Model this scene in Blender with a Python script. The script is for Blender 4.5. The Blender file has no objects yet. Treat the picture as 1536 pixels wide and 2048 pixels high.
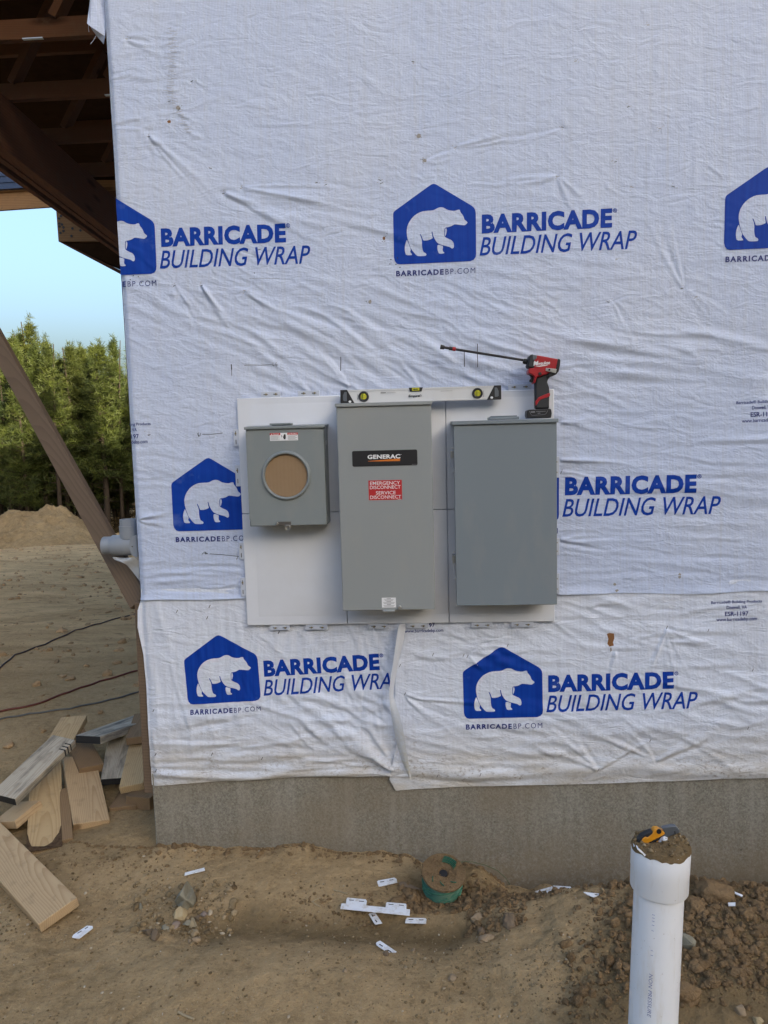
import bpy, bmesh, math, random
import numpy as np
from mathutils import Vector, Matrix, noise as mnoise

C = bpy.context.scene.collection
sc = bpy.context.scene
rad = math.radians
rng = np.random.default_rng(7)
random.seed(7)

# ------------------------------------------------------------------ camera
FPX, CX, CY = 1480.0, 768.0, 1024.0           # focal length and centre, in pixels of the 1536 x 2048 photograph
CAM = Vector((1.16305, -2.93, 1.73103))
pitch, yaw, roll = rad(-5.949068), rad(3.022095), rad(-1.523919)
_F = Vector((-math.sin(yaw)*math.cos(pitch), math.cos(yaw)*math.cos(pitch), math.sin(pitch)))
_R = Vector((math.cos(yaw), math.sin(yaw), 0)); _U = _R.cross(_F)
F_ = _F
R_ = _R*math.cos(roll) + _U*math.sin(roll)
U_ = -_R*math.sin(roll) + _U*math.cos(roll)
cam = bpy.data.cameras.new('camera'); camo = bpy.data.objects.new('camera', cam); C.objects.link(camo)
m = Matrix((R_, U_, -F_)).transposed().to_4x4(); m.translation = CAM
camo.matrix_world = m
cam.sensor_fit = 'VERTICAL'; cam.sensor_height = 36.0; cam.lens = FPX/2048*36
cam.clip_start = 0.05; cam.clip_end = 2000
sc.camera = camo

# ------------------------------------------------------------------ sky, sun, exposure
SUN_EL, SUN_AZ = rad(13), math.atan2(0.60, -0.80)     # low sun behind the woods on the camera's right
w = bpy.data.worlds.new('World'); sc.world = w; w.use_nodes = True
nt = w.node_tree
sky = nt.nodes.new('ShaderNodeTexSky'); sky.sky_type = 'NISHITA'; sky.sun_disc = False
sky.sun_elevation = SUN_EL; sky.sun_rotation = SUN_AZ
sky.air_density = 1.0; sky.dust_density = 8.5; sky.ozone_density = 2.5
nt.links.new(sky.outputs[0], nt.nodes['Background'].inputs[0])
nt.nodes['Background'].inputs[1].default_value = 0.15
sl = bpy.data.lights.new('sun', 'SUN'); sl.energy = 5.0; sl.angle = rad(0.5); sl.color = (1.0, 0.86, 0.62)
so = bpy.data.objects.new('sun', sl); C.objects.link(so)
sdir = Vector((math.sin(SUN_AZ)*math.cos(SUN_EL), math.cos(SUN_AZ)*math.cos(SUN_EL), math.sin(SUN_EL)))
so.rotation_euler = sdir.to_track_quat('Z', 'Y').to_euler(); so.location = (20, -15, 12)
sc.view_settings.view_transform = 'Standard'; sc.view_settings.look = 'None'
sc.view_settings.exposure = 1.88; sc.view_settings.gamma = 1.0
sc.cycles.use_denoising = True
sc.cycles.max_bounces = 8

# ------------------------------------------------------------------ helpers
def ray(x, y): return F_*FPX + R_*(x-CX) - U_*(y-CY)
def P(x, y, Y=0.0):
    d = ray(x, y); return CAM + d*((Y-CAM.y)/d.y)
def PZ(x, y, z=0.0):
    d = ray(x, y); return CAM + d*((z-CAM.z)/d.z)

def tag(o, label=None, cat=None, group=None, kind=None):
    if label: o['label'] = label
    if cat: o['category'] = cat
    if group: o['group'] = group
    if kind: o['kind'] = kind
    return o
def thing(name, loc, label, cat, group=None):
    o = bpy.data.objects.new(name, None); o.empty_display_size = .05; C.objects.link(o)
    o.location = loc; return tag(o, label, cat, group)
def origin(o):
    v = Vector((0, 0, 0))
    while o is not None:
        v += o.location; o = o.parent
    return v

class MB:
    def __init__(s): s.v, s.f, s.m = [], [], []
    def add(s, verts, faces, slot=0):
        n = len(s.v); s.v += [tuple(p) for p in verts]
        s.f += [tuple(i+n for i in f) for f in faces]; s.m += [slot]*len(faces); return s
    def box(s, x0, y0, z0, x1, y1, z1, slot=0):
        v = [(x0,y0,z0),(x1,y0,z0),(x1,y1,z0),(x0,y1,z0),(x0,y0,z1),(x1,y0,z1),(x1,y1,z1),(x0,y1,z1)]
        return s.add(v, [(0,3,2,1),(4,5,6,7),(0,1,5,4),(1,2,6,5),(2,3,7,6),(3,0,4,7)], slot)
    def prism(s, pts, ext, slot=0):
        n = len(pts); ext = Vector(ext); a = [Vector(p) for p in pts]; b = [p+ext for p in a]
        f = [tuple(range(n)), tuple(range(2*n-1, n-1, -1))]
        f += [(i, n+i, n+(i+1) % n, (i+1) % n) for i in range(n)]
        return s.add(a+b, f, slot)
    def quad(s, a, b, c, d, slot=0): return s.add([a,b,c,d], [(0,1,2,3)], slot)
    def beam(s, a, b, wdt, hgt, up=(0,0,1), slot=0):
        a, b = Vector(a), Vector(b); d = (b-a).normalized(); u = Vector(up); sd = d.cross(u).normalized(); u = sd.cross(d)
        pts = [a+sd*wdt/2+u*hgt/2, a-sd*wdt/2+u*hgt/2, a-sd*wdt/2-u*hgt/2, a+sd*wdt/2-u*hgt/2]
        return s.prism(pts, b-a, slot)
    def cyl(s, a, b, r0, r1=None, n=32, slot=0, caps=True):
        r1 = r0 if r1 is None else r1
        a, b = Vector(a), Vector(b); d = (b-a).normalized()
        x = d.orthogonal().normalized(); y = d.cross(x); v = []
        for c, r in ((a, r0), (b, r1)):
            for i in range(n):
                t = 2*math.pi*i/n; v.append(c+x*math.cos(t)*r+y*math.sin(t)*r)
        f = [(i, (i+1) % n, n+(i+1) % n, n+i) for i in range(n)]
        if caps: f += [tuple(range(n-1, -1, -1)), tuple(range(n, 2*n))]
        return s.add(v, f, slot)
    def lathe(s, c, axis, prof, n=48, slot=0):          # prof: (distance along axis, radius)
        c = Vector(c); d = Vector(axis).normalized(); x = d.orthogonal().normalized(); y = d.cross(x); v = []
        for h, r in prof:
            for i in range(n):
                t = 2*math.pi*i/n; v.append(c+d*h+(x*math.cos(t)+y*math.sin(t))*r)
        f = [(k*n+i, k*n+(i+1) % n, (k+1)*n+(i+1) % n, (k+1)*n+i) for k in range(len(prof)-1) for i in range(n)]
        return s.add(v, f, slot)
    def tube(s, pts, r, n=8, slot=0):
        pts = [Vector(p) for p in pts]; v = []; k = len(pts)
        for i, p in enumerate(pts):
            d = (pts[min(i+1, k-1)]-pts[max(i-1, 0)]).normalized()
            x = d.cross(Vector((0.13, 0.2, 1))).normalized(); y = d.cross(x)
            rr = r[i] if isinstance(r, (list, tuple)) else r
            v += [p+(x*math.cos(2*math.pi*j/n)+y*math.sin(2*math.pi*j/n))*rr for j in range(n)]
        f = [(i*n+j, i*n+(j+1) % n, (i+1)*n+(j+1) % n, (i+1)*n+j) for i in range(k-1) for j in range(n)]
        f += [tuple(range(n-1, -1, -1)), tuple(range((k-1)*n, k*n))]
        return s.add(v, f, slot)
    def weld(s, tol=1e-5):
        key, mp, nv = {}, [], []
        for p in s.v:
            q = tuple(round(c/tol) for c in p)
            if q not in key: key[q] = len(nv); nv.append(p)
            mp.append(key[q])
        s.v = nv; s.f = [tuple(mp[i] for i in f) for f in s.f]; return s
    def build(s, name, mats, parent=None, bevel=0, seg=2, smooth=None, loc=None):
        me = bpy.data.meshes.new(name)
        off = origin(parent) if parent is not None else (Vector(loc) if loc is not None else Vector((0, 0, 0)))
        me.from_pydata([(x-off.x, y-off.y, z-off.z) for x, y, z in s.v], [], s.f)
        if not isinstance(mats, (list, tuple)): mats = [mats]
        for mt in mats: me.materials.append(mt)
        me.polygons.foreach_set('material_index', s.m)
        if smooth is not None:
            me.polygons.foreach_set('use_smooth', [True]*len(me.polygons)); me.set_sharp_from_angle(angle=rad(smooth))
        me.update()
        o = bpy.data.objects.new(name, me); C.objects.link(o)
        if parent is not None: o.parent = parent
        elif loc is not None: o.location = loc
        if bevel:
            b = o.modifiers.new('bevel', 'BEVEL'); b.width = bevel; b.segments = seg; b.limit_method = 'ANGLE'; b.angle_limit = rad(35)
            if smooth is None:
                me.polygons.foreach_set('use_smooth', [True]*len(me.polygons)); me.set_sharp_from_angle(angle=rad(30))
        return o

def grid_mesh(name, X, Y, Z, mats, parent=None, smooth=True, loc=None):
    ny, nx = X.shape
    off = origin(parent) if parent is not None else Vector(loc or (0, 0, 0))
    co = np.stack([X-off.x, Y-off.y, Z-off.z], -1).reshape(-1, 3).astype(np.float32)
    idx = np.arange(ny*nx).reshape(ny, nx)
    q = np.stack([idx[:-1, :-1], idx[:-1, 1:], idx[1:, 1:], idx[1:, :-1]], -1).reshape(-1, 4)
    return np_mesh(name, co, q, mats, parent, smooth, loc)
def np_mesh(name, co, q, mats, parent=None, smooth=True, loc=None, mi=None):
    me = bpy.data.meshes.new(name); n = q.shape[1]
    me.vertices.add(len(co)); me.vertices.foreach_set('co', np.ascontiguousarray(co, np.float32).ravel())
    me.loops.add(q.size); me.loops.foreach_set('vertex_index', q.ravel().astype(np.int32))
    me.polygons.add(len(q)); me.polygons.foreach_set('loop_start', np.arange(0, q.size, n, dtype=np.int32))
    if not isinstance(mats, (list, tuple)): mats = [mats]
    for mt in mats: me.materials.append(mt)
    if mi is not None: me.polygons.foreach_set('material_index', mi.astype(np.int32))
    me.polygons.foreach_set('use_smooth', np.full(len(q), smooth))
    me.update(calc_edges=True); me.validate()
    o = bpy.data.objects.new(name, me); C.objects.link(o)
    if parent is not None: o.parent = parent
    elif loc is not None: o.location = loc
    return o

# value noise (vectorised)
def vnoise(x, y, seed=0):
    xi = np.floor(x).astype(np.int64); yi = np.floor(y).astype(np.int64); xf = x-xi; yf = y-yi
    def h(a, b):
        n = (a*374761393+b*668265263+seed*982451653) & 0x7fffffff
        n = ((n ^ (n >> 13))*1274126177) & 0x7fffffff
        return ((n ^ (n >> 16)) & 0xffff)/32767.5-1
    u = xf*xf*xf*(xf*(xf*6-15)+10); v = yf*yf*yf*(yf*(yf*6-15)+10)
    return (h(xi, yi)*(1-u)+h(xi+1, yi)*u)*(1-v)+(h(xi, yi+1)*(1-u)+h(xi+1, yi+1)*u)*v
def fbm(x, y, oct=4, seed=0, gain=.5):
    s, a, t = 0, 1, 0
    for k in range(oct):
        s = s+a*vnoise(x*2**k+17.3*k, y*2**k-9.1*k, seed+k); t += a; a *= gain
    return s/t

# ------------------------------------------------------------------ materials
def mat(name, col=(.5,.5,.5), rough=.6, metal=0, spec=.5):
    mt = bpy.data.materials.new(name); mt.use_nodes = True
    b = mt.node_tree.nodes['Principled BSDF']
    b.inputs['Base Color'].default_value = (*col, 1); b.inputs['Roughness'].default_value = rough
    b.inputs['Metallic'].default_value = metal; b.inputs['Specular IOR Level'].default_value = spec
    return mt
def m_stone_(name, a, b):
    mt = mat(name, a, .95, spec=.1); k = N(mt); v = k.coord('Object'); n = k.noise(v, 45, 5, .7)
    k.col(k.mix(k.ramp(n, [(.35,(0,0,0)),(.65,(1,1,1))]), b, a)); k.nor(k.bump(n, .8, .006)); return mt
class N:
    def __init__(s, mt): s.mt = mt; s.t = mt.node_tree; s.b = s.t.nodes['Principled BSDF']
    def n(s, typ, **kw):
        nd = s.t.nodes.new(typ)
        for k, v in kw.items():
            if k in nd.inputs.keys(): nd.inputs[k].default_value = v
            else: setattr(nd, k, v)
        return nd
    def l(s, a, b): s.t.links.new(a, b)
    def coord(s, kind='Object', scale=(1,1,1), loc=(0,0,0), rot=(0,0,0)):
        c = s.n('ShaderNodeTexCoord'); mp = s.n('ShaderNodeMapping')
        mp.inputs['Scale'].default_value = scale; mp.inputs['Location'].default_value = loc; mp.inputs['Rotation'].default_value = rot
        s.l(c.outputs[kind], mp.inputs[0]); return mp.outputs[0]
    def noise(s, vec, scale, detail=4, rough=.55, dist=0):
        nd = s.n('ShaderNodeTexNoise', Scale=scale, Detail=detail, Roughness=rough, Distortion=dist); s.l(vec, nd.inputs['Vector']); return nd.outputs['Fac']
    def ramp(s, fac, stops, interp='LINEAR'):
        r = s.n('ShaderNodeValToRGB'); r.color_ramp.interpolation = interp
        e = r.color_ramp.elements
        while len(e) < len(stops): e.new(.5)
        for el, (p, c) in zip(e, stops): el.position = p; el.color = (*c, 1) if len(c) == 3 else c
        s.l(fac, r.inputs[0]); return r.outputs['Color']
    def mix(s, fac, a, b, blend='MIX'):
        nd = s.n('ShaderNodeMix', data_type='RGBA', blend_type=blend)
        for sock, val in ((nd.inputs[0], fac), (nd.inputs[6], a), (nd.inputs[7], b)):
            if isinstance(val, (int, float)): sock.default_value = val
            elif isinstance(val, tuple): sock.default_value = (*val, 1)
            else: s.l(val, sock)
        return nd.outputs[2]
    def math(s, op, a, b=None, c=None):
        nd = s.n('ShaderNodeMath', operation=op)
        for i, v in enumerate((a, b, c)):
            if v is None: continue
            if isinstance(v, (int, float)): nd.inputs[i].default_value = v
            else: s.l(v, nd.inputs[i])
        return nd.outputs[0]
    def bump(s, h, strength=.3, dist=.01, prev=None):
        nd = s.n('ShaderNodeBump', Strength=strength, Distance=dist); s.l(h, nd.inputs['Height'])
        if prev is not None: s.l(prev, nd.inputs['Normal'])
        return nd.outputs[0]
    def col(s, c): s.l(c, s.b.inputs['Base Color'])
    def nor(s, c): s.l(c, s.b.inputs['Normal'])
    def rgh(s, c): s.l(c, s.b.inputs['Roughness'])

def m_wrap(name, muddy_lit):
    mt = mat(name, (.78,.79,.82), .5, spec=.35); k = N(mt)
    v = k.coord('Object')
    # woven threads: fine vertical lines with a weaker horizontal weave
    wv = k.n('ShaderNodeTexWave', wave_type='BANDS', bands_direction='X', Scale=55.0, Distortion=.6, Detail=1.0)
    wv.inputs['Detail Scale'].default_value = 2.0; k.l(v, wv.inputs[0])
    wh = k.n('ShaderNodeTexWave', wave_type='BANDS', bands_direction='Z', Scale=50.0, Distortion=.6, Detail=1.0); k.l(v, wh.inputs[0])
    vs = k.coord('Object', (70, 1, 1.6))
    streak = k.noise(vs, 1.0, 3, .6)
    vs2 = k.coord('Object', (16, 1, .35))
    streak2 = k.noise(vs2, 2.6, 2, .5)
    broad = k.noise(v, 1.3, 3, .5)
    weave = k.math('MULTIPLY', k.math('ADD', k.math('MULTIPLY', wv.outputs['Fac'], .65), k.math('MULTIPLY', wh.outputs['Fac'], .35)), 1.0)
    base = k.mix(weave, (.555,.605,.715), (.71,.765,.89)) if muddy_lit else k.mix(weave, (.425,.495,.655), (.555,.630,.825))  # same wrap: upper dimmed, lower paler, a light difference put into the colour
    sfac = k.ramp(streak, [(.40,(1,1,1)),(.50,(0,0,0))])
    base = k.mix(k.math('MULTIPLY', sfac, .17), base, (.42,.44,.50))
    s2 = k.ramp(streak2, [(.30,(1,1,1)),(.36,(0,0,0))])
    base = k.mix(k.math('MULTIPLY', s2, .20), base, (.45,.47,.54))
    base = k.mix(k.math('MULTIPLY', k.ramp(broad, [(.45,(0,0,0)),(.75,(1,1,1))]), .25), base, (.70,.70,.70))
    if muddy_lit:       # splashed mud near the bottom hem, stays put as a stain
        sep = k.n('ShaderNodeSeparateXYZ'); k.l(v, sep.inputs[0])
        g = k.n('ShaderNodeMapRange'); g.inputs[1].default_value = .27; g.inputs[2].default_value = .56; g.inputs[3].default_value = 1; g.inputs[4].default_value = 0
        k.l(sep.outputs['Z'], g.inputs[0])
        sp = k.noise(k.coord('Object', (1, 1, 1.6)), 60, 5, .7)
        sp2 = k.noise(k.coord('Object', (.6, 1, 3)), 7, 4, .6)
        d = k.math('MULTIPLY', g.outputs[0], k.ramp(sp2, [(.35,(0,0,0)),(.7,(1,1,1))]))
        speck = k.math('MULTIPLY', k.ramp(sp, [(.53,(0,0,0)),(.62,(1,1,1))]), k.math('MULTIPLY', k.math('MULTIPLY', k.math('POWER', g.outputs[0], .7), k.ramp(k.noise(k.coord('Object', (1, 1, 2)), 5, 3, .6), [(.4,(0,0,0)),(.62,(1,1,1))])), .8))
        base = k.mix(k.math('MULTIPLY', d, .95), base, (.36,.29,.19))
        base = k.mix(k.math('MULTIPLY', g.outputs[0], .40), base, (.60,.57,.49))
        base = k.mix(speck, base, (.20,.15,.10))
    k.col(base)
    fine = k.noise(k.coord('Object', (1, 1, 1)), 45, 4, .6)
    mid = k.noise(k.coord('Object', (.8, 1, 1.6)), 16, 3, .55, .6)
    b1 = k.bump(mid, .34, .007)
    b2 = k.bump(fine, .40, .003, b1)
    r1 = k.math('ABSOLUTE', k.math('SUBTRACT', k.noise(k.coord('Object', (.7, 1, 1.7), rot=(0, rad(-12), 0)), 9, 4, .55, .8), .5))
    r2_ = k.math('ABSOLUTE', k.math('SUBTRACT', k.noise(k.coord('Object', (.8, 1, 1.3), rot=(0, rad(25), 0)), 24, 3, .55, .5), .5))
    b2 = k.bump(r1, .75 if not muddy_lit else .95, .011, k.bump(r2_, .75, .0055, b2))
    b3 = k.bump(weave, .16, .0012, b2)
    k.nor(b3); return mt
M = {}
M['wrap'] = m_wrap('building_wrap_dimmed', False)
def m_back():
    mt = mat('plain_wrap_reverse', (.66,.69,.75), .6); k = N(mt); v = k.coord('Object'); sep = k.n('ShaderNodeSeparateXYZ'); k.l(v, sep.inputs[0])
    g = k.n('ShaderNodeMapRange'); g.inputs[1].default_value = .35; g.inputs[2].default_value = .75; g.inputs[3].default_value = 1; g.inputs[4].default_value = 0; k.l(sep.outputs['Z'], g.inputs[0])
    n_ = k.noise(v, 60, 5, .7); k.col(k.mix(k.math('MULTIPLY', g.outputs[0], k.ramp(n_, [(.35,(.35,.35,.35)),(.65,(1,1,1))])), (.64,.68,.76), (.52,.49,.40)))
    k.nor(k.bump(n_, .5, .004)); return mt
M['wrap_back'] = m_back()
M['wrap_low'] = m_wrap('building_wrap_muddy_lit', True)
def m_ink():
    mt = mat('blue_ink', (.006,.035,.25), .6, spec=.2); k = N(mt); v = k.coord('Object')
    a = k.noise(k.coord('Object', (60, 1, 2)), 1, 3, .6); b = k.noise(v, 9, 4, .6)
    c = k.mix(k.ramp(a, [(.35,(0,0,0)),(.7,(1,1,1))]), (.001,.034,.29), (.002,.050,.37))
    c = k.mix(k.math('MULTIPLY', k.ramp(b, [(.60,(0,0,0)),(.74,(1,1,1))]), .5), c, (.10,.16,.42))
    k.col(c); k.nor(k.bump(k.noise(v, 40, 3), .2, .002)); return mt
M['ink'] = m_ink()
M['navy'] = mat('navy_ink', (.010,.024,.17), .5)
M['pipe_ink'] = mat('faded_blue_print', (.21,.24,.44), .5)
M['pen'] = mat('black_marker', (.015,.015,.02), .6)
M['osb'] = mat('bare_sheathing', (.22,.10,.035), .85)
M['stain'] = mat('grey_smudge', (.30,.28,.26), .8)

def m_paint(name, c, rough=.42):
    mt = mat(name, c, rough, spec=.45); k = N(mt); v = k.coord('Object')
    n1 = k.noise(v, 2.2, 3, .5); n2 = k.noise(v, 260, 2, .5)
    du = k.noise(k.coord('Object', (1, 1, .35)), 7, 5, .65); c0_ = k.mix(n1, tuple(x*.93 for x in c), tuple(x*1.06 for x in c)); c0_ = k.mix(k.math('MULTIPLY', k.ramp(du, [(.52,(0,0,0)),(.78,(1,1,1))]), .22), c0_, (.36,.33,.28)); k.col(c0_)
    r = k.n('ShaderNodeMapRange'); r.inputs[3].default_value = rough-.06; r.inputs[4].default_value = rough+.1; k.l(n1, r.inputs[0]); k.rgh(r.outputs[0])
    k.nor(k.bump(n2, .06, .0006, k.bump(n1, .08, .004))); return mt
M['meter'] = m_paint('grey_enamel', (.205,.232,.240))
M['switch'] = m_paint('warm_grey_enamel', (.270,.290,.295))
M['breaker'] = m_paint('blue_grey_enamel', (.188,.222,.250))
M['shadow_gap'] = mat('seam_shadow', (.02,.02,.022), .8)  # dark strip painted in for the shadow at the meter box side seam
def m_panel():
    mt = mat('white_vinyl', (.63,.635,.65), .38); k = N(mt); v = k.coord('Object')
    a = k.noise(v, 5, 4, .6); b = k.noise(v, 30, 4, .6)
    c = k.mix(k.ramp(a, [(.4,(0,0,0)),(.8,(1,1,1))]), (.66,.69,.755), (.61,.63,.675))
    c = k.mix(k.math('MULTIPLY', k.ramp(b, [(.70,(0,0,0)),(.8,(1,1,1))]), .3), c, (.45,.42,.38)); k.col(c)
    k.nor(k.bump(k.noise(v, 120, 2), .05, .001)); return mt
M['panel'] = m_panel()
M['tab'] = mat('nailing_flange', (.50,.545,.64), .5)
M['steel'] = mat('zinc_steel', (.55,.55,.55), .32, .9)
M['darksteel'] = mat('dark_steel', (.12,.11,.10), .5, .6)
M['brass'] = mat('yellowed_zinc', (.26,.22,.13), .45, .7)
M['black'] = mat('black_plastic', (.012,.012,.014), .45)
M['rubber'] = mat('charcoal_rubber', (.018,.02,.024), .62)
M['white'] = mat('white_vinyl_sticker', (.75,.76,.78), .45)
M['redsign'] = mat('red_vinyl', (.46,.018,.022), .45)
M['orange'] = mat('orange_print', (.60,.16,.012), .45)
M['redplastic'] = mat('red_plastic', (.34,.010,.016), .40)
M['alu'] = m_paint('brushed_aluminium', (.62,.63,.64), .38)
M['vial'] = mat('yellow_vial', (.62,.60,.06), .2)
M['pvcgrey'] = m_paint('grey_pvc', (.235,.265,.310), .36)
M['yellow'] = mat('yellow_plastic', (.62,.26,.012), .42)
M['bladegrey'] = mat('grey_steel', (.13,.145,.165), .42, .4)
M['text_grey'] = mat('grey_print', (.22,.22,.24), .6)
def m_card():
    mt = mat('brown_cardboard', (.27,.165,.085), .85); k = N(mt); v = k.coord('Object')
    wv = k.n('ShaderNodeTexWave', bands_direction='X', Scale=22.0, Distortion=.5); k.l(v, wv.inputs[0])
    a = k.noise(v, 14, 4, .6)
    c = k.mix(a, (.235,.155,.085), (.30,.205,.12)); c = k.mix(k.math('MULTIPLY', wv.outputs['Fac'], .12), c, (.2,.12,.06)); k.col(c)
    k.nor(k.bump(a, .25, .004)); return mt
M['card'] = m_card()

def m_wood(name, light, dark, scale=1.0, stain=0, axis='X', ring=150, contrast=.5):
    """growth rings of a tilted trunk cut by the board: arcs on the faces, curved rings on the ends"""
    mt = mat(name, light, .85, spec=.12); k = N(mt)
    tc = k.n('ShaderNodeTexCoord'); oi = k.n('ShaderNodeObjectInfo')
    mp = k.n('ShaderNodeMapping'); k.l(tc.outputs['Object'], mp.inputs[0])
    if axis == 'Y': mp.inputs['Rotation'].default_value = (0, 0, rad(90))
    if axis == 'Z': mp.inputs['Rotation'].default_value = (0, rad(90), 0)
    sep = k.n('ShaderNodeSeparateXYZ'); k.l(mp.outputs[0], sep.inputs[0]); x, y, z = sep.outputs
    R = oi.outputs['Random']; R2 = k.math('FRACT', k.math('MULTIPLY', R, 7.31)); R3 = k.math('FRACT', k.math('MULTIPLY', R, 23.7))
    xs = k.math('ADD', x, k.math('MULTIPLY', R, 9))
    cb = k.n('ShaderNodeCombineXYZ'); k.l(k.math('MULTIPLY', xs, 1.6), cb.inputs[0]); k.l(k.math('MULTIPLY', y, 7), cb.inputs[1]); k.l(k.math('MULTIPLY', z, 7), cb.inputs[2])
    w1 = k.n('ShaderNodeTexNoise', Scale=1.5, Detail=2.0, Roughness=.45); k.l(cb.outputs[0], w1.inputs[0])
    wob = k.math('MULTIPLY', k.math('SUBTRACT', w1.outputs['Fac'], .5), .026)
    yy = k.math('ADD', y, k.math('MULTIPLY', k.math('SUBTRACT', R2, .5), .16))
    zz = k.math('ADD', k.math('ADD', z, k.math('MULTIPLY', k.math('ADD', R3, .35), .045)), k.math('MULTIPLY', x, k.math('ADD', k.math('MULTIPLY', R2, .06), .035)))
    rr = k.math('SQRT', k.math('ADD', k.math('MULTIPLY', yy, yy), k.math('MULTIPLY', zz, zz)))
    rr = k.math('MULTIPLY', k.math('ADD', rr, wob), ring*scale)
    fr = k.math('FRACT', rr)
    g = k.ramp(fr, [(.0,(.05,.05,.05)),(.45,(.22,.22,.22)),(.80,(.85,.85,.85)),(.93,(1,1,1)),(1,(.05,.05,.05))])
    fib = k.n('ShaderNodeTexNoise', Scale=1.0, Detail=3.0); sv = k.n('ShaderNodeVectorMath', operation='MULTIPLY'); sv.inputs[1].default_value = (5, 260, 260)
    k.l(mp.outputs[0], sv.inputs[0]); k.l(sv.outputs[0], fib.inputs[0])
    c = k.mix(k.math('MULTIPLY', g, contrast), light, dark)
    c = k.mix(k.math('MULTIPLY', fib.outputs['Fac'], .30), c, dark)
    bl = k.n('ShaderNodeTexNoise', Scale=1.2, Detail=3.0); k.l(cb.outputs[0], bl.inputs[0])
    c = k.mix(k.math('MULTIPLY', k.ramp(bl.outputs['Fac'], [(.45,(0,0,0)),(.75,(1,1,1))]), .35), c, tuple(v*.75 for v in light))
    vo = k.n('ShaderNodeTexVoronoi', Scale=.85); k.l(cb.outputs[0], vo.inputs[0])
    c = k.mix(k.math('MULTIPLY', k.ramp(vo.outputs['Distance'], [(.07,(1,1,1)),(.16,(0,0,0))]), .75), c, tuple(v*.35 for v in dark))
    mu = k.n('ShaderNodeTexNoise', Scale=14.0, Detail=5.0, Roughness=.7); k.l(tc.outputs['Object'], mu.inputs[0])
    c = k.mix(k.math('MULTIPLY', k.ramp(mu.outputs['Fac'], [(.52,(0,0,0)),(.72,(1,1,1))]), .35), c, (.13,.095,.06))
    if stain:
        sn = k.n('ShaderNodeTexNoise', Scale=1.9, Detail=6.0, Roughness=.62); k.l(cb.outputs[0], sn.inputs[0])
        c = k.mix(k.math('MULTIPLY', k.ramp(sn.outputs['Fac'], [(.50,(0,0,0)),(.66,(1,1,1))]), stain), c, (.062,.060,.056))
    k.col(c); k.nor(k.bump(fib.outputs['Fac'], .25, .001, k.bump(g, .06, .0008))); return mt
M['pine'] = m_wood('fresh_pine', (.53,.395,.235), (.29,.165,.075), stain=0)
M['pine2'] = m_wood('yellow_pine', (.54,.40,.22), (.30,.175,.075), scale=.8)
M['pine_grey'] = m_wood('blackened_pine', (.47,.43,.35), (.25,.20,.14), stain=.8)
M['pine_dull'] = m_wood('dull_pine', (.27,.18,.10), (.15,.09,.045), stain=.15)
M['brace'] = m_wood('weathered_brown_timber', (.165,.118,.082), (.095,.068,.050), scale=.5)
M['charred'] = mat('black_end_paint', (.012,.012,.013), .8)
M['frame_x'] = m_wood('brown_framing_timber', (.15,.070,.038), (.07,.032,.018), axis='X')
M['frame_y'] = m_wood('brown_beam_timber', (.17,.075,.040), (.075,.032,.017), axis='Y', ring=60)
M['ply'] = m_wood('tan_plywood', (.34,.20,.10), (.19,.10,.05), axis='X', ring=60)
M['bark'] = mat('pine_bark', (.036,.029,.024), 1.0, spec=.0)
M['bark_brown'] = m_stone_('brown_bark', (.13,.085,.05), (.05,.032,.02))
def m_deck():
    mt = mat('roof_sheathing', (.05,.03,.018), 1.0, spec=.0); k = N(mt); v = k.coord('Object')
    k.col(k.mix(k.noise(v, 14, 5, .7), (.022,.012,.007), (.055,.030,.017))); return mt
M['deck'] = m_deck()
def m_shingle():
    mt = mat('blue_shingles', (.03,.045,.085), .85); k = N(mt); v = k.coord('Object')
    k.col(k.mix(k.noise(v, 60, 4, .7), (.016,.026,.055), (.055,.078,.13))); return mt
M['shingle'] = m_shingle()

def m_concrete():
    mt = mat('concrete', (.25,.24,.215), .9); k = N(mt); v = k.coord('Object')
    sp = k.noise(v, 130, 4, .8); st = k.noise(k.coord('Object', (14, 14, 1.2)), 1.6, 3, .6); bl = k.noise(v, 2.2, 5, .6)
    c = k.mix(k.ramp(sp, [(.36,(0,0,0)),(.66,(1,1,1))]), (.140,.129,.103), (.325,.302,.248))
    c = k.mix(k.math('MULTIPLY', k.ramp(st, [(.45,(0,0,0)),(.75,(1,1,1))]), .30), c, (.42,.40,.35))
    c = k.mix(k.math('MULTIPLY', k.ramp(bl, [(.45,(0,0,0)),(.65,(1,1,1))]), .5), c, (.21,.165,.105))
    sep = k.n('ShaderNodeSeparateXYZ'); k.l(v, sep.inputs[0])
    g = k.n('ShaderNodeMapRange'); g.inputs[1].default_value = -.16; g.inputs[2].default_value = .16; g.inputs[3].default_value = 1; g.inputs[4].default_value = 0
    k.l(k.math('ADD', sep.outputs['Z'], k.math('MULTIPLY', k.math('SUBTRACT', bl, .5), .25)), g.inputs[0])
    c = k.mix(k.math('MULTIPLY', k.math('MULTIPLY', g.outputs[0], k.ramp(k.noise(v, 42, 5, .7), [(.34,(.2,.2,.2)),(.6,(1,1,1))])), .85), c, (.165,.125,.075))
    hol = k.noise(v, 38, 2, .5); c = k.mix(k.math('MULTIPLY', k.ramp(hol, [(.73,(0,0,0)),(.76,(1,1,1))]), .6), c, (.07,.06,.045)); k.col(c)
    k.nor(k.bump(sp, .55, .004, k.bump(bl, .2, .01))); return mt
M['concrete'] = m_concrete()
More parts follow.
